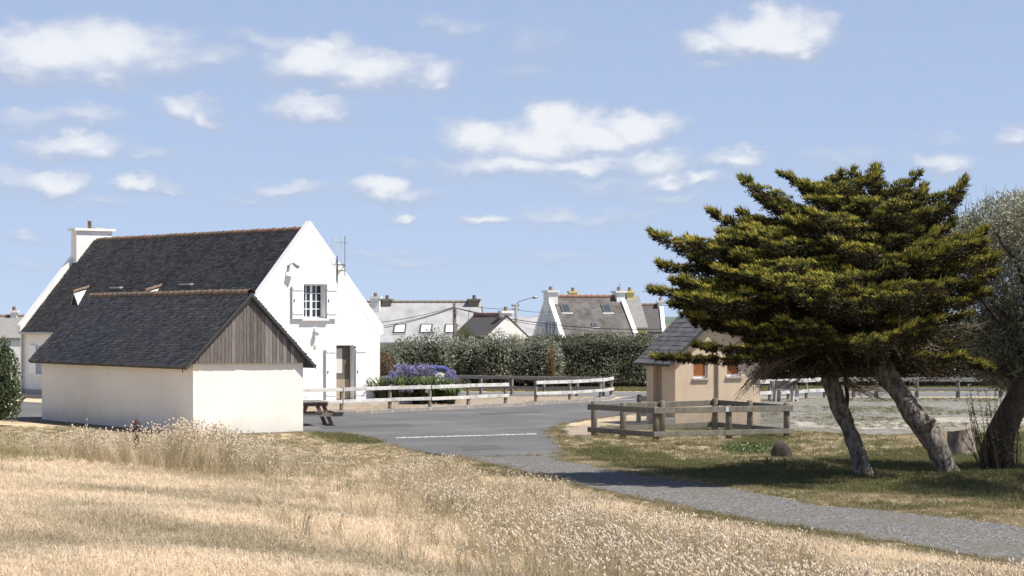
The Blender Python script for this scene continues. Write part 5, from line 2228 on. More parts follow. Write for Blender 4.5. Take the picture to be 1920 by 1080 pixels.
DC = 48.4
SIL = [  # root px,py -> tip px,py, thickness px, depth offset, tree (0 left, 1 right)
    (1420, 492, 1220, 437, 36, .0, 0), (1400, 505, 1232, 494, 30, .5, 0), (1430, 545, 1216, 543, 30, -.3, 0), (1390, 470, 1290, 448, 34, -.3, 0), (1400, 520, 1262, 528, 26, -.8, 0), (1420, 560, 1255, 570, 26, .6, 0),
    (1480, 448, 1328, 396, 36, .3, 0), (1450, 470, 1350, 440, 34, -.6, 0), (1520, 430, 1388, 398, 30, .4, 0),
    (1490, 388, 1388, 333, 34, .0, 0), (1520, 400, 1420, 372, 30, .5, 0), (1530, 410, 1450, 385, 36, -.3, 0),
    (1610, 366, 1466, 328, 28, .2, 1), (1650, 378, 1500, 352, 30, -.2, 1), (1560, 356, 1598, 320, 30, .3, 1), (1540, 350, 1575, 326, 24, .0, 1),
    (1650, 366, 1640, 311, 44, .0, 1), (1640, 345, 1602, 326, 22, .1, 1), (1665, 366, 1722, 327, 36, .2, 1), (1690, 372, 1735, 348, 26, -.2, 1),
    (1700, 432, 1808, 338, 44, .0, 1), (1715, 440, 1800, 366, 34, .4, 1), (1700, 420, 1735, 360, 34, -.4, 1), (1720, 470, 1790, 412, 30, .3, 1),
    (1720, 486, 1850, 428, 42, .0, 1), (1735, 505, 1872, 480, 44, -.2, 1), (1740, 548, 1864, 512, 40, .2, 1), (1725, 575, 1852, 548, 32, -.2, 1), (1720, 470, 1845, 455, 40, -.9, 1), (1700, 596, 1815, 590, 24, .6, 1),
    (1580, 630, 1229, 671, 20, -1.6, 0), (1520, 640, 1300, 648, 20, -1.9, 0), (1500, 606, 1296, 604, 24, -.2, 0), (1480, 580, 1288, 574, 26, .8, 0), (1500, 590, 1285, 592, 28, -1.2, 0), (1480, 565, 1272, 556, 30, -1.5, 0), (1560, 600, 1372, 612, 22, -2.2, 0), (1600, 640, 1440, 628, 18, -2.0, 0),
    (1560, 500, 1380, 480, 40, -1.5, 0), (1600, 470, 1420, 440, 40, -1.0, 0), (1600, 520, 1400, 515, 40, -2.4, 0), (1640, 440, 1500, 412, 38, -1.0, 1), (1660, 400, 1560, 380, 36, -.7, 1),
    (1680, 420, 1600, 390, 36, -.5, 1), (1640, 480, 1560, 450, 40, -1.8, 1), (1680, 500, 1760, 470, 40, -1.6, 1), (1660, 540, 1790, 530, 36, -2.3, 1), (1700, 560, 1600, 545, 36, -2.5, 1),
    (1600, 560, 1480, 552, 34, -2.7, 0), (1560, 540, 1440, 530, 30, -2.9, 0), (1500, 500, 1340, 505, 36, -2.0, 0), (1480, 470, 1350, 470, 36, -1.2, 0), (1650, 440, 1720, 405, 36, -.8, 1),
    (1640, 580, 1540, 575, 26, -2.4, 1), (1660, 600, 1760, 600, 22, -2.2, 1), (1560, 620, 1460, 600, 20, -2.6, 0), (1760, 640, 1850, 690, 18, -.5, 1), (1690, 660, 1800, 668, 18, -1.2, 1),
    (1560, 600, 1330, 610, 26, .6, 0), (1580, 630, 1400, 640, 24, .3, 0), (1600, 660, 1450, 668, 22, .8, 0), (1540, 575, 1310, 575, 28, 1.2, 0), (1600, 610, 1470, 615, 26, 1.5, 0), (1620, 645, 1500, 655, 22, -.6, 0),
    (1620, 600, 1720, 612, 24, 1.2, 1), (1640, 640, 1740, 652, 22, .8, 1), (1580, 590, 1420, 585, 28, -.4, 0), (1620, 625, 1540, 640, 22, 2.0, 0), (1560, 660, 1430, 655, 18, 1.4, 0)]

CROWN = [(1240, 440), (1340, 450), (1345, 405), (1400, 415), (1470, 392), (1400, 345), (1490, 365), (1500, 340), (1590, 335), (1640, 325), (1715, 338), (1720, 370), (1790, 350), (1750, 405), (1840, 432), (1856, 482), (1840, 540), (1800, 590),
         (1740, 620), (1640, 640), (1540, 620), (1420, 600), (1300, 560), (1240, 535), (1290, 500)]


def crown_plates():
    pl = [dict(a=(s[0], s[1]), b=(s[2], s[3]), th=s[4], dy=s[5], t=s[6], key=True) for s in SIL]
    r = random.Random(21)
    cnt = 0
    while cnt < 105:
        x, y = r.uniform(1240, 1860), r.uniform(335, 640)
        if not inpoly(np.array([x]), np.array([y]), CROWN)[0]:
            continue
        f = (y - 330) / 300.0
        spread = .7 + 2.6 * min(1, f)
        dy = r.uniform(-1, 1) * spread
        if dy > 0 and r.random() < .3:
            dy = -dy
        if y > 575 and r.random() < .55:
            continue
        left = x < 1600 + r.uniform(-60, 60)
        ln_ = r.uniform(60, 120)
        ang = r.uniform(-.30, .08) if left else r.uniform(-.55, -.05)
        dx_ = -math.cos(ang) if left else math.cos(ang)
        a = (x - dx_ * ln_ * .6, y - math.sin(ang) * ln_ * .6)
        b = (x + dx_ * ln_ * .4, y + math.sin(ang) * ln_ * .4)
        if not inpoly(np.array([b[0]]), np.array([b[1]]), CROWN)[0]:
            continue
        pl.append(dict(a=a, b=b, th=r.uniform(24, 40), dy=dy, t=0 if x < 1520 else 1, key=False))
        cnt += 1
    return pl


PLATES = crown_plates()


def plate_axis(p, k=9):
    a = P(p['a'][0], p['a'][1], DC + p['dy'])
    b = P(p['b'][0], p['b'][1], DC + p['dy'] * 1.12)
    out = []
    for i in range(k):
        t = i / (k - 1)
        q = a.lerp(b, t)
        q.z += -.10 * math.sin(math.pi * t) * (b - a).length * .5 + .0
        out.append(q)
    return out


def cypress_crown(tree):
    PV, DV, LL, WW, TP = [], [], [], [], []
    IP, ID = [], []
    for p in PLATES:
        if p['t'] != tree:
            continue
        ax = plate_axis(p)
        A = np.array([tuple(q) for q in ax])
        length = np.linalg.norm(A[-1] - A[0])
        adir = unit(A[-1] - A[0])
        th = p['th'] / FPX * DC
        nc = int(max(10, length / .05))
        for c in range(nc):
            t = (c + RNG.uniform(0, 1)) / nc
            i = t * (len(A) - 1)
            i0 = int(min(i, len(A) - 2))
            q = A[i0] + (A[i0 + 1] - A[i0]) * (i - i0)
            taper = (1 - t) ** .6 * .92 + .09
            wy = max(.25, length * .26) * math.sin(math.pi * min(1, .15 + t * .85)) + .08
            rad = th * RNG.uniform(.26, .46) * taper
            q = q + np.array([RNG.normal(0, .03), RNG.uniform(-wy, wy), RNG.uniform(-.35, .30) * th * taper])
            # leaves over the upper shell of the clump
            n = int(46 + 4600 * rad * rad)
            d = sphere_dirs(n, -.1)
            pos = q + d * np.array([rad * 1.6, rad * 1.2, rad * .62]) * RNG.uniform(.55, 1.0, n)[:, None]
            PV.append(pos)
            DV.append(d * .5 + adir * .95 + np.array([0, 0, .55]) + RNG.normal(size=(n, 3)) * .33)
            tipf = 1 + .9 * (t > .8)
            TP.append(d[:, 2] + RNG.normal(0, .22, n) > (.54 if t < .7 else .36))  # clump tops take the lit yellow, lower leaves the shaded dark green
            LL.append(RNG.uniform(.045, .11, n) * tipf)
            WW.append(RNG.uniform(.011, .020, n))
            # dead sprays below, with the shade under the plates put into their colour
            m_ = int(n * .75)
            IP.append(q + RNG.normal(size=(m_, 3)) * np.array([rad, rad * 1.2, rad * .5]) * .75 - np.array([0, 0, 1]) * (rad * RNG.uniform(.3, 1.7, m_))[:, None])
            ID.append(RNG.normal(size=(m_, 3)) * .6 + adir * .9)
    rr_ = random.Random(50 + tree)
    for k in range(90):
        x0_, x1_ = ((1440, 1600), (1580, 1790))[tree]
        px_, py_ = rr_.uniform(x0_, x1_), rr_.uniform(575, 700)
        if tree and px_ > 1660 and py_ < 625:
            continue
        q = np.array(tuple(P(px_, py_, DC + rr_.uniform(-1.2, 2.4))))
        m_ = 260
        sgn = -1 if px_ < 1590 else 1
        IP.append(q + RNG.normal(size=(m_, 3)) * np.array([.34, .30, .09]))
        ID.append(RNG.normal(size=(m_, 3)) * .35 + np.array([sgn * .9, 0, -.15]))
    pos, dv, LL, WW = np.concatenate(PV), np.concatenate(DV), np.concatenate(LL), np.concatenate(WW)
    tp = np.concatenate(TP)
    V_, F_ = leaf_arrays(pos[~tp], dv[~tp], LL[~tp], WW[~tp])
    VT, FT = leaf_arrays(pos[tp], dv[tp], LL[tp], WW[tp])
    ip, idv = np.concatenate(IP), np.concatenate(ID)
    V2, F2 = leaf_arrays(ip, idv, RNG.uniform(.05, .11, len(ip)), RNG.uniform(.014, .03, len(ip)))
    return V_, F_, V2, F2, VT, FT


def bez(a, b, c, d, k):
    out = []
    for i in range(k + 1):
        t = i / k
        out.append(a * (1 - t) ** 3 + b * 3 * t * (1 - t) ** 2 + c * 3 * t * t * (1 - t) + d * t ** 3)
    return out


def cypress(label, trunk_px, forks, tree, name='cypress_tree'):
    """trunk_px: (px, py, width px, depth offset)"""
    d_ = DC
    bx0 = PX(trunk_px[0][0], d_ + trunk_px[0][3])
    base = Vector((bx0.x, bx0.y, gz1(bx0.x, bx0.y)))
    r0 = empty(name, base)
    tag(r0, label, 'tree', 'cypresses by the gravel path')
    pts, rad = [], []
    for (px, py, w_, dy) in trunk_px:
        q = P(px, py, d_ + dy)
        pts.append(q)
        rad.append(w_ / 2 / FPX * d_)
    pts[0].z = base.z - .12
    # refine
    P2, R2 = [], []
    for i in range(len(pts) - 1):
        for k in range(5):
            t = k / 5
            p0, p1, p2, p3 = pts[max(i - 1, 0)], pts[i], pts[i + 1], pts[min(i + 2, len(pts) - 1)]
            q = .5 * ((2 * p1) + (p2 - p0) * t + (2 * p0 - 5 * p1 + 4 * p2 - p3) * t * t + (3 * p1 - p0 - 3 * p2 + p3) * t ** 3)
            P2.append(q)
            R2.append((rad[i] * (1 - t) + rad[i + 1] * t) * (1 + random.uniform(-.05, .05)))
    P2.append(pts[-1])
    R2.append(rad[-1])
    R2[0] *= 1.55
    R2[1] *= 1.25
    R2[2] *= 1.08
    m = MB()
    m.tube([q - base for q in P2], R2, 18, .10)
    tr = m.build('trunk', M_bark, r0, smooth=True)
    # limbs
    m = MB()
    rr = random.Random(tree + 3)
    fk = [P(px, py, d_ + dy) for (px, py, dy) in forks]
    for (px, py, dy), q in zip(forks, fk):
        pass
    for i, q in enumerate(fk):
        s_ = P2[-1] if i == 0 else fk[max(0, i - 1)]
        m.tube([s_ - base, (s_ + (q - s_) * .5 + Vector((rr.uniform(-.1, .1), rr.uniform(-.1, .1), .05))) - base, q - base], [.13 - .015 * i, .115 - .015 * i, .10 - .015 * i], 8, .06)
    for p in PLATES:
        if p['t'] != tree or (not p['key'] and rr.random() < .45):
            continue
        ax = plate_axis(p)
        s_ = min(fk + [P2[-1]], key=lambda q: (q - ax[0]).length + (2 if q.z > ax[0].z + .3 else 0))
        c1 = s_ + Vector((0, 0, .25)) + (ax[0] - s_) * .3
        c2 = ax[0] - (ax[-1] - ax[0]) * .25
        bz = bez(s_, c1, c2, ax[0], 6)
        pts_ = bz + ax[1:7]
        n_ = len(pts_)
        r1 = .050 if p['key'] else .034
        m.tube([q - base for q in pts_], [max(.006, r1 * (1 - k / n_) ** .8) for k in range(n_)], 6, .08)
    m.build('branches', M_barkd, r0, smooth=True)
    V_, F_, V2, F2, VT, FT = cypress_crown(tree)
    bb = np.array(tuple(base))
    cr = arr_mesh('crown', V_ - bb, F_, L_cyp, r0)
    arr_mesh('shade_sprays', V2 - bb, F2, L_cyp_shade, cr)
    arr_mesh('lit_young_tips', VT - bb, FT, L_lit_tip, cr)
    return r0, base


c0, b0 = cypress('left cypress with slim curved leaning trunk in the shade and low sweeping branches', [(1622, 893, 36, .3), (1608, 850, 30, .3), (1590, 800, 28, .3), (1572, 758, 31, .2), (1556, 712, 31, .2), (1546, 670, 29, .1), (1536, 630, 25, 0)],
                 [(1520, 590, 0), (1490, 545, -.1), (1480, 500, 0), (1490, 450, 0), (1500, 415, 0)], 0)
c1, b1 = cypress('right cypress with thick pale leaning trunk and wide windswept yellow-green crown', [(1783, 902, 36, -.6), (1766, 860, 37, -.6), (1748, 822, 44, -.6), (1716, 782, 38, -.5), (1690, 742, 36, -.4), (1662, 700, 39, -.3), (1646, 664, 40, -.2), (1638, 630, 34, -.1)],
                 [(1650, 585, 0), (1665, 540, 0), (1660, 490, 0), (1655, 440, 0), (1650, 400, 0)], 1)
# side stem and dead twigs of the left cypress
m = MB()
s_ = P(1585, 785, DC + .3)
m.tube([s_ - b0, P(1589, 745, DC + .4) - b0, P(1585, 700, DC + .5) - b0, P(1600, 650, DC + .4) - b0], [.05, .045, .04, .02], 8, .08)
m.build('side_stem', M_barkd, c0, smooth=True)
def twigs(parent, base, items, seed, n=12, ln=(40, 90)):
    rr = random.Random(seed)
    m = MB()
    for (px, py, dy, ax_, ay_) in items:
        for k in range(n):
            a = P(px + rr.uniform(-14, 14), py + rr.uniform(-10, 10), DC + dy + rr.uniform(-.4, .4))
            l_ = rr.uniform(*ln)
            ex, ey = px + ax_ * l_ + rr.uniform(-22, 22), py + ay_ * l_ + rr.uniform(-14, 14)
            b = P(ex, ey, DC + dy + rr.uniform(-.5, .5))
            md = (a + b) / 2 + Vector((rr.uniform(-.06, .06), rr.uniform(-.06, .06), rr.uniform(-.02, .08)))
            m.tube([a - base, md - base, b - base], [.011, .007, .003], 4, cap=False)
            for q in range(3):
                t = rr.uniform(.4, .95)
                s0_ = a.lerp(b, t)
                e_ = s0_ + Vector((rr.uniform(-.22, .22), rr.uniform(-.1, .1), rr.uniform(-.14, .06)))
                m.tube([s0_ - base, e_ - base], [.005, .002], 3, cap=False)
    m.build('dead_twigs', M_twig, parent)


twigs(c0, b0, [(1500, 660, -1.2, -.9, .5), (1460, 670, -1.2, -.8, .8), (1430, 690, -1.4, -.5, .8), (1560, 660, -.6, .4, .8), (1520, 690, -.4, -.6, .5), (1600, 690, -.3, .9, .5), (1590, 720, .0, .8, .3), (1560, 640, -1.5, -.9, .1)], 4, n=14)
twigs(c1, b1, [(1690, 640, -.6, .9, .25), (1740, 650, -.6, .9, .3), (1700, 670, -.2, .8, .5), (1640, 640, -.8, -.4, .7), (1760, 620, .3, .9, -.1), (1660, 620, -1, .3, .6), (1700, 610, -1, .6, .5)], 5, n=14)
m = MB()
q = P(1735, 806, DC - .75)
m.tube([q - b1, q + Vector((.10, -.08, .12)) - b1, q + Vector((.17, -.10, .22)) - b1], [.10, .075, .055], 9, .08)
m.build('broken_stub', M_bark, c1, smooth=True)

# ------------------------------------------------------------------ grey willow-leaved tree at the right edge
DW = 50.5
wb0 = PX(1872, 49.6)
wb0.z = gz1(wb0.x, wb0.y)
wt = empty('grey_leaved_tree', wb0)
tag(wt, 'grey-green narrow-leaved tree with dark leaning trunk at the right edge', 'tree')
m = MB()
tp = [(1868, 895, 62), (1866, 850, 62), (1876, 812, 52), (1898, 770, 50), (1920, 730, 46), (1950, 690, 42), (1965, 640, 36), (1955, 580, 30), (1945, 520, 22)]
pp = [P(a, b, 49.8) for a, b, c in tp]
m.tube([p - wb0 for p in pp], [c / 2 / FPX * 49.8 for a, b, c in tp], 12, .10)
for (a, b, k) in (((1950, 690), (1870, 600), 22), ((1965, 640), (2050, 520), 24), ((1955, 600), (1900, 480), 18), ((1920, 730), (1840, 640), 16), ((1945, 540), (1920, 420), 14), ((1955, 590), (1990, 430), 14), ((1960, 640), (1850, 560), 14), ((1900, 480), (1860, 420), 9), ((1870, 600), (1820, 520), 9)):
    s_, e_ = P(*a, 49.9), P(*b, 50.8)
    m.tube([s_ - wb0, (s_ + e_) / 2 + Vector((0, 0, -.08)) - wb0, e_ - wb0], [k / 2 / FPX * 49.8, k / 2.6 / FPX * 49.8, .012], 8, .08)
m.build('trunk', M_barkd, wt, smooth=True)
blobs = []
rr = random.Random(8)
for (px, py, rx, ry, dy) in ((1905, 440, 95, 80, .8), (1860, 480, 85, 75, 1.4), (1950, 420, 90, 70, .4), (1990, 480, 90, 90, .0), (1905, 540, 90, 80, .6), (1850, 560, 60, 70, 1.3), (1960, 580, 90, 80, .2), (1900, 630, 80, 60, .4), (2030, 560, 90, 90, .5), (1820, 450, 50, 55, 1.7), (1870, 680, 50, 40, .2), (1980, 660, 90, 60, .2), (1915, 700, 60, 40, .0), (2080, 470, 110, 100, -.3), (2120, 600, 110, 90, -.5), (2180, 500, 110, 100, -.3), (2060, 400, 90, 70, .2), (2030, 680, 90, 50, -.6), (2160, 690, 100, 50, -.8), (2050, 470, 80, 80, -6.2), (2130, 430, 100, 90, -5.5), (2120, 560, 90, 70, -6.6), (2230, 500, 100, 90, -6)):
    q = P(px, py, DW + dy) - wb0
    blobs.append((q.x, q.y + (.5 if px < 1950 else 0), q.z, rx / FPX * DW, 1.5 if px < 1950 else 2.3, ry / FPX * DW))
PV, DV = [], []
for (cx, cy, cz, rx, ry, rz) in blobs:
    n = int((7500 if cx < 1.2 else 4500) * (rx * rz + rx * ry + ry * rz) / 3)
    d = sphere_dirs(n)
    k = RNG.uniform(.05, 1.08, n) ** .5
    pos = np.array([cx, cy, cz]) + d * np.array([rx, ry, rz]) * k[:, None]
    keep = vnoise(pos[:, 0] * 3.2 + pos[:, 1] * 1.7, pos[:, 2] * 3.2 + pos[:, 1] * 2.1, 12) > .36
    PV.append(pos[keep])
    DV.append((d * .4 + RNG.normal(size=(n, 3)) * .6 + np.array([0, 0, .25]))[keep])
pos, dv = np.concatenate(PV), np.concatenate(DV)
n = len(pos)
V_, F_ = leaf_arrays(pos, dv, .10 * RNG.uniform(.6, 1.4, n), .028 * RNG.uniform(.7, 1.3, n))
wc = arr_mesh('crown', V_, F_, L_grey, wt)
m = MB()
for k in range(260):
    px, py = rr.uniform(1790, 1990), rr.uniform(380, 640)
    if px < 1850 and py < 400:
        py += 50
    a = P(px, py, DW + rr.uniform(-.4, 1.4))
    up_ = Vector((rr.uniform(-.18, .22), rr.uniform(-.1, .1), rr.uniform(.35, .62)))
    m.tube([a - wb0, a + up_ * .5 + Vector((.02, 0, 0)) - wb0, a + up_ - wb0], [.008, .005, .002], 3, cap=False)
m.build('twigs', pm('grey_twig', (.30, .26, .21), (.20, .17, .14), 6, .9), wc)
# suckers round its foot
sk = empty('sucker_shoots', wb0 + Vector((.05, -.3, 0)))
tag(sk, 'thin leafy sucker shoots around the foot of the dark leaning trunk', 'plant')
m = MB()
LP, LD = [], []
for k in range(46):
    sx = rr.uniform(-.75, .6)
    h = rr.uniform(.7, 1.9)
    a = Vector((sx * .55, rr.uniform(-.3, .3), -.05))
    b = Vector((sx * (1.0 if sx < 0 else .8) + rr.uniform(-.25, .15), rr.uniform(-.4, .3), h))
    c = (a + b) / 2 + Vector((rr.uniform(-.08, .08), 0, .1))
    m.tube([a, c, b], [.010, .007, .003], 4, cap=False)
    for q in range(20):
        t = rr.uniform(.25, 1)
        p = a * (1 - t) ** 2 + c * 2 * t * (1 - t) + b * t * t
        LP.append(tuple(p))
        LD.append((rr.uniform(-1, 1), rr.uniform(-1, 1), rr.uniform(.1, 1)))
m.build('stems', M_barkd, sk)
V_, F_ = leaf_arrays(np.array(LP), np.array(LD), .075 * RNG.uniform(.7, 1.3, len(LP)), .02)
arr_mesh('leaves', V_, F_, L_dark, sk)

# stump and stone
so = G(1801, 852)
st_ = empty('tree_stump', (so.x, so.y, 0))
tag(st_, 'broad pale sawn tree stump on the grass between the two right trunks', 'stump')
m = MB()
vs, fs = [], []
nn = 22
for zi, (z, rr_) in enumerate(((-.1, .37), (.06, .355), (.25, .325), (.45, .31), (.62, .30))):
    for k in range(nn):
        th = 2 * math.pi * k / nn
        rad = rr_ * (1 + .06 * math.sin(3 * th + 1) + .04 * math.sin(7 * th + zi * .3) + random.uniform(-.015, .015))
        zz = z + (.07 * math.cos(th - .2) if zi == 4 else 0)
        vs.append((rad * math.cos(th), rad * math.sin(th), zz))
for zi in range(4):
    for k in range(nn):
        k2 = (k + 1) % nn
        fs.append((zi * nn + k, zi * nn + k2, (zi + 1) * nn + k2, (zi + 1) * nn + k))
m.add(vs, fs)
m.build('bark', M_stump, st_, smooth=True)
m = MB()
tv = vs[4 * nn:]
m.add(tv + [(0, 0, .645)], [(k, (k + 1) % nn, nn) for k in range(nn)])
m.build('cut_face', pm('cut_wood', (.30, .24, .18), (.20, .16, .12), 9, .9), st_)
so = G(1464, 861)
m = MB()
bm = bmesh.new()
bmesh.ops.create_icosphere(bm, subdivisions=3, radius=1)
for v in bm.verts:
    nz = float(vnoise(np.array([v.co.x * 1.7 + 5]), np.array([v.co.y * 1.7 + v.co.z * 1.3]), 3)[0])
    v.co = Vector((math.copysign(abs(v.co.x) ** .72, v.co.x) * (.24 - .05 * v.co.z), math.copysign(abs(v.co.y) ** .72, v.co.y) * .21, math.copysign(abs(v.co.z) ** .7, v.co.z) * .30)) * (.74 + .5 * nz)
me = bpy.data.meshes.new('rounded_stone')
bm.to_mesh(me)
bm.free()
me.polygons.foreach_set('use_smooth', [True] * len(me.polygons))
me.materials.append(M_stone)
o = bpy.data.objects.new('rounded_stone', me)
COL.objects.link(o)
o.location = (so.x, so.y, gz1(so.x, so.y) + .10)
tag(o, 'dark rounded standing stone on the shaded mound left of the cypress trunks', 'stone')

# ------------------------------------------------------------------ grasses (instanced tufts)
def tuft(name, nb, h, spread, w, mat, lean=.5, heads=None, headm=None, curve=.35):
    """one clump of blades, optional seed heads"""
    V_, F_ = [], []
    for k in range(nb):
        th = random.uniform(0, 2 * math.pi)
        r_ = random.uniform(0, spread) ** .8
        bx, by = math.cos(th) * r_ * .5, math.sin(th) * r_ * .5
        ph = random.uniform(0, 2 * math.pi)
        ln_ = lean * random.uniform(.2, 1)
        hh = h * random.uniform(.55, 1.1)
        dx, dy = math.cos(ph) * ln_ * hh, math.sin(ph) * ln_ * hh
        sx, sy = -math.sin(ph + .6) * w / 2, math.cos(ph + .6) * w / 2
        o_ = len(V_)
        V_ += [(bx - sx, by - sy, 0), (bx + sx, by + sy, 0), (bx + dx * .4 + sx * .7, by + dy * .4 + sy * .7, hh * .6), (bx + dx * .4 - sx * .7, by + dy * .4 - sy * .7, hh * .6),
               (bx + dx - sx * .1, by + dy - sy * .1, hh * (1 - curve * ln_)), (bx + dx + sx * .1, by + dy + sy * .1, hh * (1 - curve * ln_))]
        F_ += [(o_, o_ + 1, o_ + 2, o_ + 3), (o_ + 3, o_ + 2, o_ + 5, o_ + 4)]
    me = bpy.data.meshes.new(name)
    mats = [mat]
    midx = [0] * len(F_)
    if heads:
        mats.append(headm)
        nh, hl, hr, hz, hw = heads
        for k in range(nh):
            th = random.uniform(0, 2 * math.pi)
            r_ = random.uniform(0, spread)
            ph = random.gauss(.2, .8)
            hh = hz * random.uniform(.75, 1.15)
            lean_ = random.uniform(.05, .35)
            bx, by = math.cos(th) * r_ * .6, math.sin(th) * r_ * .6
            tx, ty = bx + math.cos(ph) * lean_ * hh, by + math.sin(ph) * lean_ * hh
            o_ = len(V_)
            V_ += [(bx - hw, by, 0), (bx + hw, by, 0), (tx + hw * .7, ty, hh), (tx - hw * .7, ty, hh)]
            F_ += [(o_, o_ + 1, o_ + 2, o_ + 3)]
            midx.append(0)
            # oval fluffy head: two-ring spindle
            axd = Vector((math.cos(ph) * .55, math.sin(ph) * .55, random.uniform(.35, 1))).normalized()
            sa = axd.cross(Vector((0.3, .9, .1))).normalized()
            sb_ = axd.cross(sa)
            c_ = Vector((tx, ty, hh))
            o_ = len(V_)
            L_ = hl * random.uniform(.7, 1.2)
            V_.append(tuple(c_ - axd * L_ * .1))
            for (f, rr_) in ((.25, 1.0), (.65, .8)):
                for q in range(5):
                    a_ = 2 * math.pi * q / 5
                    V_.append(tuple(c_ + axd * L_ * f + (sa * math.cos(a_) + sb_ * math.sin(a_)) * hr * rr_ * random.uniform(.8, 1.2)))
            V_.append(tuple(c_ + axd * L_))
            for q in range(5):
                q2 = (q + 1) % 5
                F_ += [(o_, o_ + 1 + q2, o_ + 1 + q), (o_ + 1 + q, o_ + 1 + q2, o_ + 6 + q2, o_ + 6 + q), (o_ + 11, o_ + 6 + q, o_ + 6 + q2)]
                midx += [1, 1, 1]
    me.from_pydata(V_, [], F_)
    for mm in mats:
        me.materials.append(mm)
    me.polygons.foreach_set('material_index', midx)
    me.update()
    return bpy.data.objects.new(name, me)


def grassmat(name, c1, c2, c3, trans=.25, pscale=.5):
    m, t, b = new_mat(name)
    n, l = t.nodes.new, t.links.new
    pos = n('ShaderNodeNewGeometry').outputs['Position']
    oi = n('ShaderNodeObjectInfo')
    no = n('ShaderNodeTexNoise')
    no.inputs['Scale'].default_value = pscale
    no.inputs['Detail'].default_value = 5
    no.inputs['Roughness'].default_value = .6
    l(pos, no.inputs['Vector'])
    mr = n('ShaderNodeMapRange')
    mr.inputs['From Min'].default_value = .44
    mr.inputs['From Max'].default_value = .66
    l(no.outputs['Fac'], mr.inputs['Value'])
    m1 = n('ShaderNodeMix')
    m1.data_type = 'RGBA'
    m1.inputs['A'].default_value = (*c1, 1)
    m1.inputs['B'].default_value = (*c2, 1)
    l(oi.outputs['Random'], m1.inputs['Factor'])
    m2 = n('ShaderNodeMix')
    m2.data_type = 'RGBA'
    l(mr.outputs[0], m2.inputs['Factor'])
    l(m1.outputs['Result'], m2.inputs['A'])
    m2.inputs['B'].default_value = (*c3, 1)
    col = m2.outputs['Result']
    l(col, b.inputs['Base Color'])
    b.inputs['Roughness'].default_value = .75
    setspec(b, .2)
    tr = n('ShaderNodeBsdfTranslucent')
    l(col, tr.inputs['Color'])
    ms = n('ShaderNodeMixShader')
    ms.inputs[0].default_value = trans
    l(b.outputs[0], ms.inputs[1])
    l(tr.outputs[0], ms.inputs[2])
    l(ms.outputs[0], t.nodes['Material Output'].inputs['Surface'])
    return m


GM_straw = grassmat('straw_blade', (.80, .67, .505), (.68, .56, .40), (.38, .32, .215), .42, pscale=.30)
GM_verge = grassmat('verge_blade', (.37, .30, .195), (.28, .23, .14), (.195, .175, .09), .3, pscale=.8)
GM_tall = grassmat('tall_blade', (.58, .48, .33), (.46, .375, .24), (.32, .28, .165), .35, pscale=.9)
GM_green = grassmat('green_blade', (.095, .11, .042), (.16, .155, .066), (.215, .18, .09), pscale=1.1)
GM_head = grassmat('fluffy_head', (.82, .74, .62), (.72, .63, .50), (.62, .53, .40), .45, pscale=2)
GM_olive = grassmat('olive_blade', (.29, .255, .13), (.38, .31, .175), (.22, .21, .095), pscale=1)


def tuft_collection(name, objs):
    c = bpy.data.collections.new(name)
    for o in objs:
        c.objects.link(o)
    return c


def scatter(name, label, cat, xy, coll, nvar, smin, smax, lean=.15, sc_mul=None, sink=.01):
    n = len(xy)
    x, y = xy[:, 0], xy[:, 1]
    z = gz(x, y) - sink
    me = bpy.data.meshes.new(name)
    me.vertices.add(n)
    me.vertices.foreach_set('co', np.stack([x, y, z], 1).astype(np.float32).ravel())
    s_ = RNG.uniform(smin, smax, n)
    if sc_mul is not None:
        s_ = s_ * sc_mul
    at = me.attributes.new('scl', 'FLOAT', 'POINT')
    at.data.foreach_set('value', s_.astype(np.float32))
    rot = np.stack([RNG.normal(0, lean, n), RNG.normal(0, lean, n), RNG.uniform(0, 6.28, n)], 1)
    at = me.attributes.new('rot', 'FLOAT_VECTOR', 'POINT')
    at.data.foreach_set('vector', rot.astype(np.float32).ravel())
    at = me.attributes.new('idx', 'INT', 'POINT')
    at.data.foreach_set('value', RNG.integers(0, nvar, n).astype(np.int32))
    o = bpy.data.objects.new(name, me)
    COL.objects.link(o)
    o['kind'] = 'stuff'
    o['label'] = label
    o['category'] = cat
    ng = bpy.data.node_groups.new(name + '_nodes', 'GeometryNodeTree')
    ng.interface.new_socket('Geometry', in_out='INPUT', socket_type='NodeSocketGeometry')
    ng.interface.new_socket('Geometry', in_out='OUTPUT', socket_type='NodeSocketGeometry')
    gi, go = ng.nodes.new('NodeGroupInput'), ng.nodes.new('NodeGroupOutput')
    iop = ng.nodes.new('GeometryNodeInstanceOnPoints')
    ci = ng.nodes.new('GeometryNodeCollectionInfo')
    ci.inputs['Collection'].default_value = coll
    ci.inputs['Separate Children'].default_value = True
    ci.inputs['Reset Children'].default_value = True
    iop.inputs['Pick Instance'].default_value = True

    def na(nm, dt):
        q = ng.nodes.new('GeometryNodeInputNamedAttribute')
        q.data_type = dt
        q.inputs['Name'].default_value = nm
        return q.outputs['Attribute']
    l = ng.links.new
    l(gi.outputs[0], iop.inputs['Points'])
    l(ci.outputs[0], iop.inputs['Instance'])
    l(na('idx', 'INT'), iop.inputs['Instance Index'])
    e2r = ng.nodes.new('FunctionNodeEulerToRotation')
    l(na('rot', 'FLOAT_VECTOR'), e2r.inputs[0])
    l(e2r.outputs[0], iop.inputs['Rotation'])
    l(na('scl', 'FLOAT'), iop.inputs['Scale'])
    l(iop.outputs[0], go.inputs[0])
    md = o.modifiers.new('scatter', 'NODES')
    md.node_group = ng
    return o


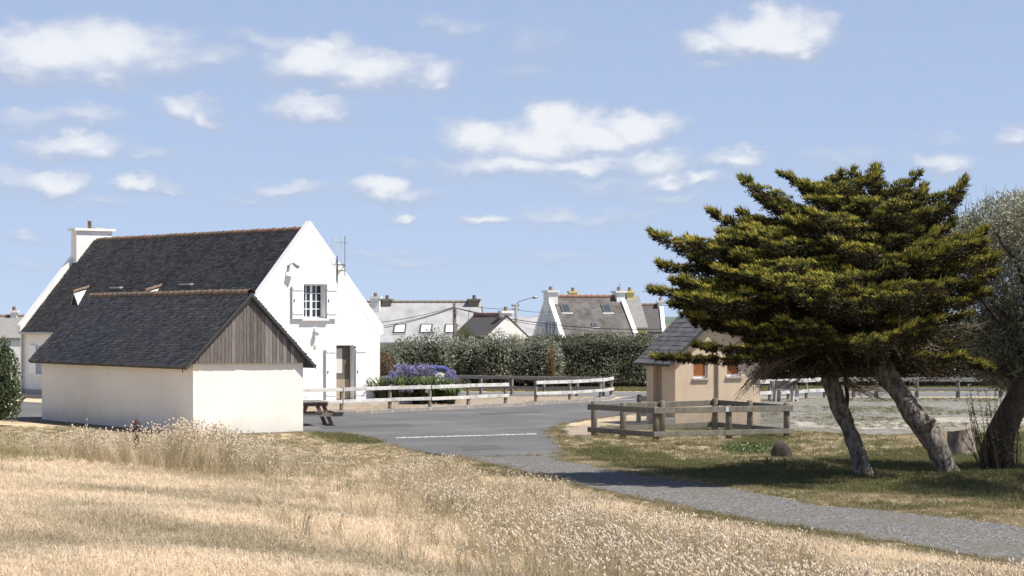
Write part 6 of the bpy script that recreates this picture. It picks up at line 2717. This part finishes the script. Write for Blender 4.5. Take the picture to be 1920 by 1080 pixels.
def frustum_pts(n, d0, d1, pad=1.24, bias=1.0):
    """points roughly even over the part of the ground the picture takes in"""
    d = np.sqrt(RNG.uniform(d0 ** 2, d1 ** 2, n)) if bias == 1.0 else d0 * (d1 / d0) ** RNG.uniform(0, 1, n)
    u = RNG.uniform(-1, 1, n) * 960 / FPX * pad
    return np.stack([u * d, d], 1)


def polys_hit(x, y, polys):
    h = np.zeros(x.shape, bool)
    for p in polys:
        h |= inpoly(x, y, p)
    return h


random.seed(12)
C_straw = tuft_collection('straw_tufts', [tuft('straw_tuft', 24, .055, .20, .006, GM_straw, 1.25) for _ in range(5)])
C_verge = tuft_collection('verge_tufts', [tuft('verge_tuft', 22, .075, .16, .006, GM_verge, .9) for _ in range(4)])
C_green = tuft_collection('green_tufts', [tuft('green_tuft', 22, .085, .16, .007, GM_green, .8) for _ in range(4)])
C_tall = tuft_collection('tall_tufts', [tuft('tall_tuft', 22, .34, .14, .006, GM_tall, .5, heads=(5, .042, .0095, .36, .0024), headm=GM_head) for _ in range(6)])
C_olive = tuft_collection('olive_tufts', [tuft('olive_tuft', 26, .26, .16, .007, GM_olive, .5, heads=(2, .05, .006, .42, .002), headm=GM_tall) for _ in range(5)])
C_weed = tuft_collection('weed_tufts', [tuft('weed_tuft', 12, .45, .14, .006, GM_tall, .35, heads=(9, .034, .013, .62, .003), headm=GM_head) for _ in range(5)])

# short dry lawn on the mound
pts = frustum_pts(76000, 15.0, 52, bias=2)
s = mound_s(pts[:, 0], pts[:, 1])
near = pts[:, 1]
keep = (s > .2) & (gz(pts[:, 0], pts[:, 1]) > -.5)
pts = pts[keep]
scatter('dry_lawn_grass', 'short straw-coloured mown grass covering the foreground mound', 'grass', pts, C_straw, 5, .7, 1.25, .2, sc_mul=.8 + pts[:, 1] / 60)
# tall fluffy grass along the foot of the mound
pts = frustum_pts(176000, 16, 53, bias=2)
s = mound_s(pts[:, 0], pts[:, 1])
px_ = 960 + pts[:, 0] / pts[:, 1] * FPX
py_ = HY + (HC - gz(pts[:, 0], pts[:, 1])) / pts[:, 1] * FPX
edge = np.interp(px_, [400, 460, 560, 700, 760, 850, 950, 1100, 1250, 1400, 1560, 1700], [838, 838, 836, 838, 858, 884, 922, 966, 1010, 1046, 1090, 1140])
below = py_ - edge + 46 * (vnoise(pts[:, 0] * .55, pts[:, 1] * .35, 33) - .5) * np.interp(px_, [500, 900], [.25, 1])
wid = np.interp(px_, [400, 560, 720, 900, 1200, 1600], [24, 24, 30, 60, 90, 110])
cl = vnoise(pts[:, 0] * .9, pts[:, 1] * .9, 31) * .7 + vnoise(pts[:, 0] * 2.3, pts[:, 1] * 2.3, 32) * .3
dens = np.where(below > 0, np.minimum(1, np.exp(-(below - wid) / (wid * .6))), 0) * np.clip((cl - .26) * 2.2, 0, 1) * (px_ > 425) * (s > .2)
keep = (RNG.uniform(0, 1, len(pts)) < dens * np.interp(px_, [430, 700, 900], [.5, .42, .14]))
scatter('tall_fluffy_grass', 'band of tall dry grass with fluffy pale seed heads along the mound', 'grass', pts[keep], C_tall, 6, .7, 1.15, .12)
# sparse outliers on the lawn side
keep = (below > 10) & (below < 240) & (RNG.uniform(0, 1, len(pts)) < .012 * np.clip((240 - below) / 160, 0, 1)) & (px_ > 500)
scatter('scattered_tall_grass', 'scattered taller straw stems on the lawn beside the fluffy grass', 'grass', pts[keep], C_tall, 6, .5, .9, .15)
# olive longer grass on the crest at the left, weeds in front of the outbuilding
pts = np.stack([RNG.uniform(-14, -3.5, 16000), RNG.uniform(40, 49.5, 16000)], 1)
px_ = 960 + pts[:, 0] / pts[:, 1] * FPX
py_ = HY + (HC - gz(pts[:, 0], pts[:, 1])) / pts[:, 1] * FPX
cl = vnoise(pts[:, 0] * .7, pts[:, 1] * .7, 41)
w_ = np.where(px_ < 250, 1.0, np.where(px_ < 470, .6, 0)) * np.clip((872 - py_) / 22, 0, 1) * (.3 + .9 * cl)
keep = RNG.uniform(0, 1, len(pts)) < w_ * .6
scatter('olive_long_grass', 'longer olive-green grass on the crest of the mound at the left', 'grass', pts[keep], C_olive, 5, .7, 1.5, .2, sc_mul=.65 + .8 * cl[keep])
wx = .50 * np.exp(-((px_ - 340) / 85) ** 2) + .42 * np.exp(-((px_ - 180) / 140) ** 2) + .34 * np.exp(-((px_ - 460) / 90) ** 2)
keep = RNG.uniform(0, 1, len(pts)) < wx * (pts[:, 1] > 42) * (.2 + cl) * .30
scatter('flowering_weeds', 'tall pale flowering weeds in front of the cream outbuilding wall', 'weeds', pts[keep], C_weed, 5, .6, 1.45, .24, sc_mul=.5 + .85 * (wx * (.4 + cl))[keep].clip(0, 1))
# lawns of the right side
pts = frustum_pts(128000, 28, 72, bias=2)
s = mound_s(pts[:, 0], pts[:, 1])
x, y = pts[:, 0], pts[:, 1]
bad = (s > .3) | polys_hit(x, y, [PATH, ROAD, LOT]) | (lookup(SND, x, y) > .4)
pts = pts[~bad]
gr = lookup(GRN, pts[:, 0], pts[:, 1]) + .55 * (vnoise(pts[:, 0] * 1.3, pts[:, 1] * 1.3, 17) - .5)
isg = gr > RNG.uniform(.25, .75, len(pts))
scatter('green_lawn_grass', 'patchy green grass under the cypress trees', 'grass', pts[isg], C_green, 4, .6, 1.3, .2)
scatter('dry_verge_grass', 'short dry verge grass beside the gravel path', 'grass', pts[~isg], C_verge, 4, .5, 1.0, .2)
# grass growing through the gravel lot
pts = np.stack([RNG.uniform(8, 24, 9000), RNG.uniform(68, 98, 9000)], 1)
keep = (vnoise(pts[:, 0] * .35, pts[:, 1] * .22, 51) + .3 * vnoise(pts[:, 0] * 2, pts[:, 1] * 2, 52) > .72) & inpoly(pts[:, 0], pts[:, 1], LOT)
scatter('lot_grass', 'thin grass growing through the gravel lot behind the trees', 'grass', pts[keep], C_green, 4, .6, 1.1, .25)
# stray tufts softening the edges of path and car park
ed = []
for poly in (PATH, ROAD):
    n_ = len(poly)
    for i in range(n_):
        a_, b_ = np.array(poly[i]), np.array(poly[(i + 1) % n_])
        if min(a_[1], b_[1]) > 80 or abs(a_[0]) > 16:
            continue
        k_ = int(np.linalg.norm(b_ - a_) * 26)
        t_ = RNG.uniform(0, 1, k_)[:, None]
        ed.append(a_ + (b_ - a_) * t_ + RNG.normal(0, .13, (k_, 2)))
ed = np.concatenate(ed)
ed = ed[vnoise(ed[:, 0] * 1.5, ed[:, 1] * 1.5, 61) > .35]
scatter('edge_grass', 'stray dry tufts along the edges of the gravel path', 'grass', ed, C_verge, 4, .5, 1.1, .2)
# far verges
pts = np.stack([RNG.uniform(-8, 26, 12000), RNG.uniform(107, 118, 12000)], 1)
scatter('far_verge_grass', 'dry grass verge at the foot of the far hedge', 'grass', pts, C_green, 4, .8, 1.5, .2)
pts = np.stack([RNG.uniform(-9, 4.5, 5000), RNG.uniform(82, 100, 5000)], 1)
keep = (lookup(SND, pts[:, 0], pts[:, 1]) > .3) & (vnoise(pts[:, 0], pts[:, 1], 8) > .45)
scatter('sandy_strip_grass', 'thin dry grass on the sandy strip behind the kerb', 'grass', pts[keep], C_straw, 5, .7, 1.3, .2)
# leafy weeds on the lawn beside the enclosure
wd = PX(1412, 58.5)
wp = empty('nettle_patch', (wd.x, wd.y, 0))
tag(wp, 'low patch of bright green leafy weeds in front of the enclosure', 'weeds')
n = 1500
th = RNG.uniform(0, 6.28, n)
rr_ = np.sqrt(RNG.uniform(0, 1, n))
pos = np.stack([np.cos(th) * rr_ * .75, np.sin(th) * rr_ * 1.6, RNG.uniform(.02, .2, n) * (1 - .5 * rr_)], 1)
V_, F_ = leaf_arrays(pos, RNG.normal(size=(n, 3)) + np.array([0, 0, .5]), .09 * RNG.uniform(.6, 1.3, n), .04)
arr_mesh('leaves', V_, F_, leafmat('weed_leaf', (.075, .105, .035), (.14, .17, .07), .25, .5, .3), wp)

# rusty dock plant against the outbuilding wall
dk = P(256, 800, 46.0)
dz0 = gz1(dk.x, dk.y)
dp = empty('dock_plant', (dk.x, dk.y, dz0))
tag(dp, 'single rust-brown dock plant standing in the tall grass before the shaded cream wall', 'plant')
m = MB()
m.tube([(0, 0, 0), (.02, 0, .5), (.0, 0, .98)], [.008, .006, .003], 5)
m.build('stem', M_twig, dp)
n = 420
k = RNG.uniform(.45, 1, n)
pos = np.stack([RNG.normal(0, .035, n), RNG.normal(0, .035, n), k], 1)
V_, F_ = leaf_arrays(pos, RNG.normal(size=(n, 3)) + np.array([0, 0, .6]), .035, .02)
arr_mesh('seed_head', V_, F_, leafmat('dock_seed', (.10, .045, .025), (.16, .08, .045), .1, .8, .1), dp)
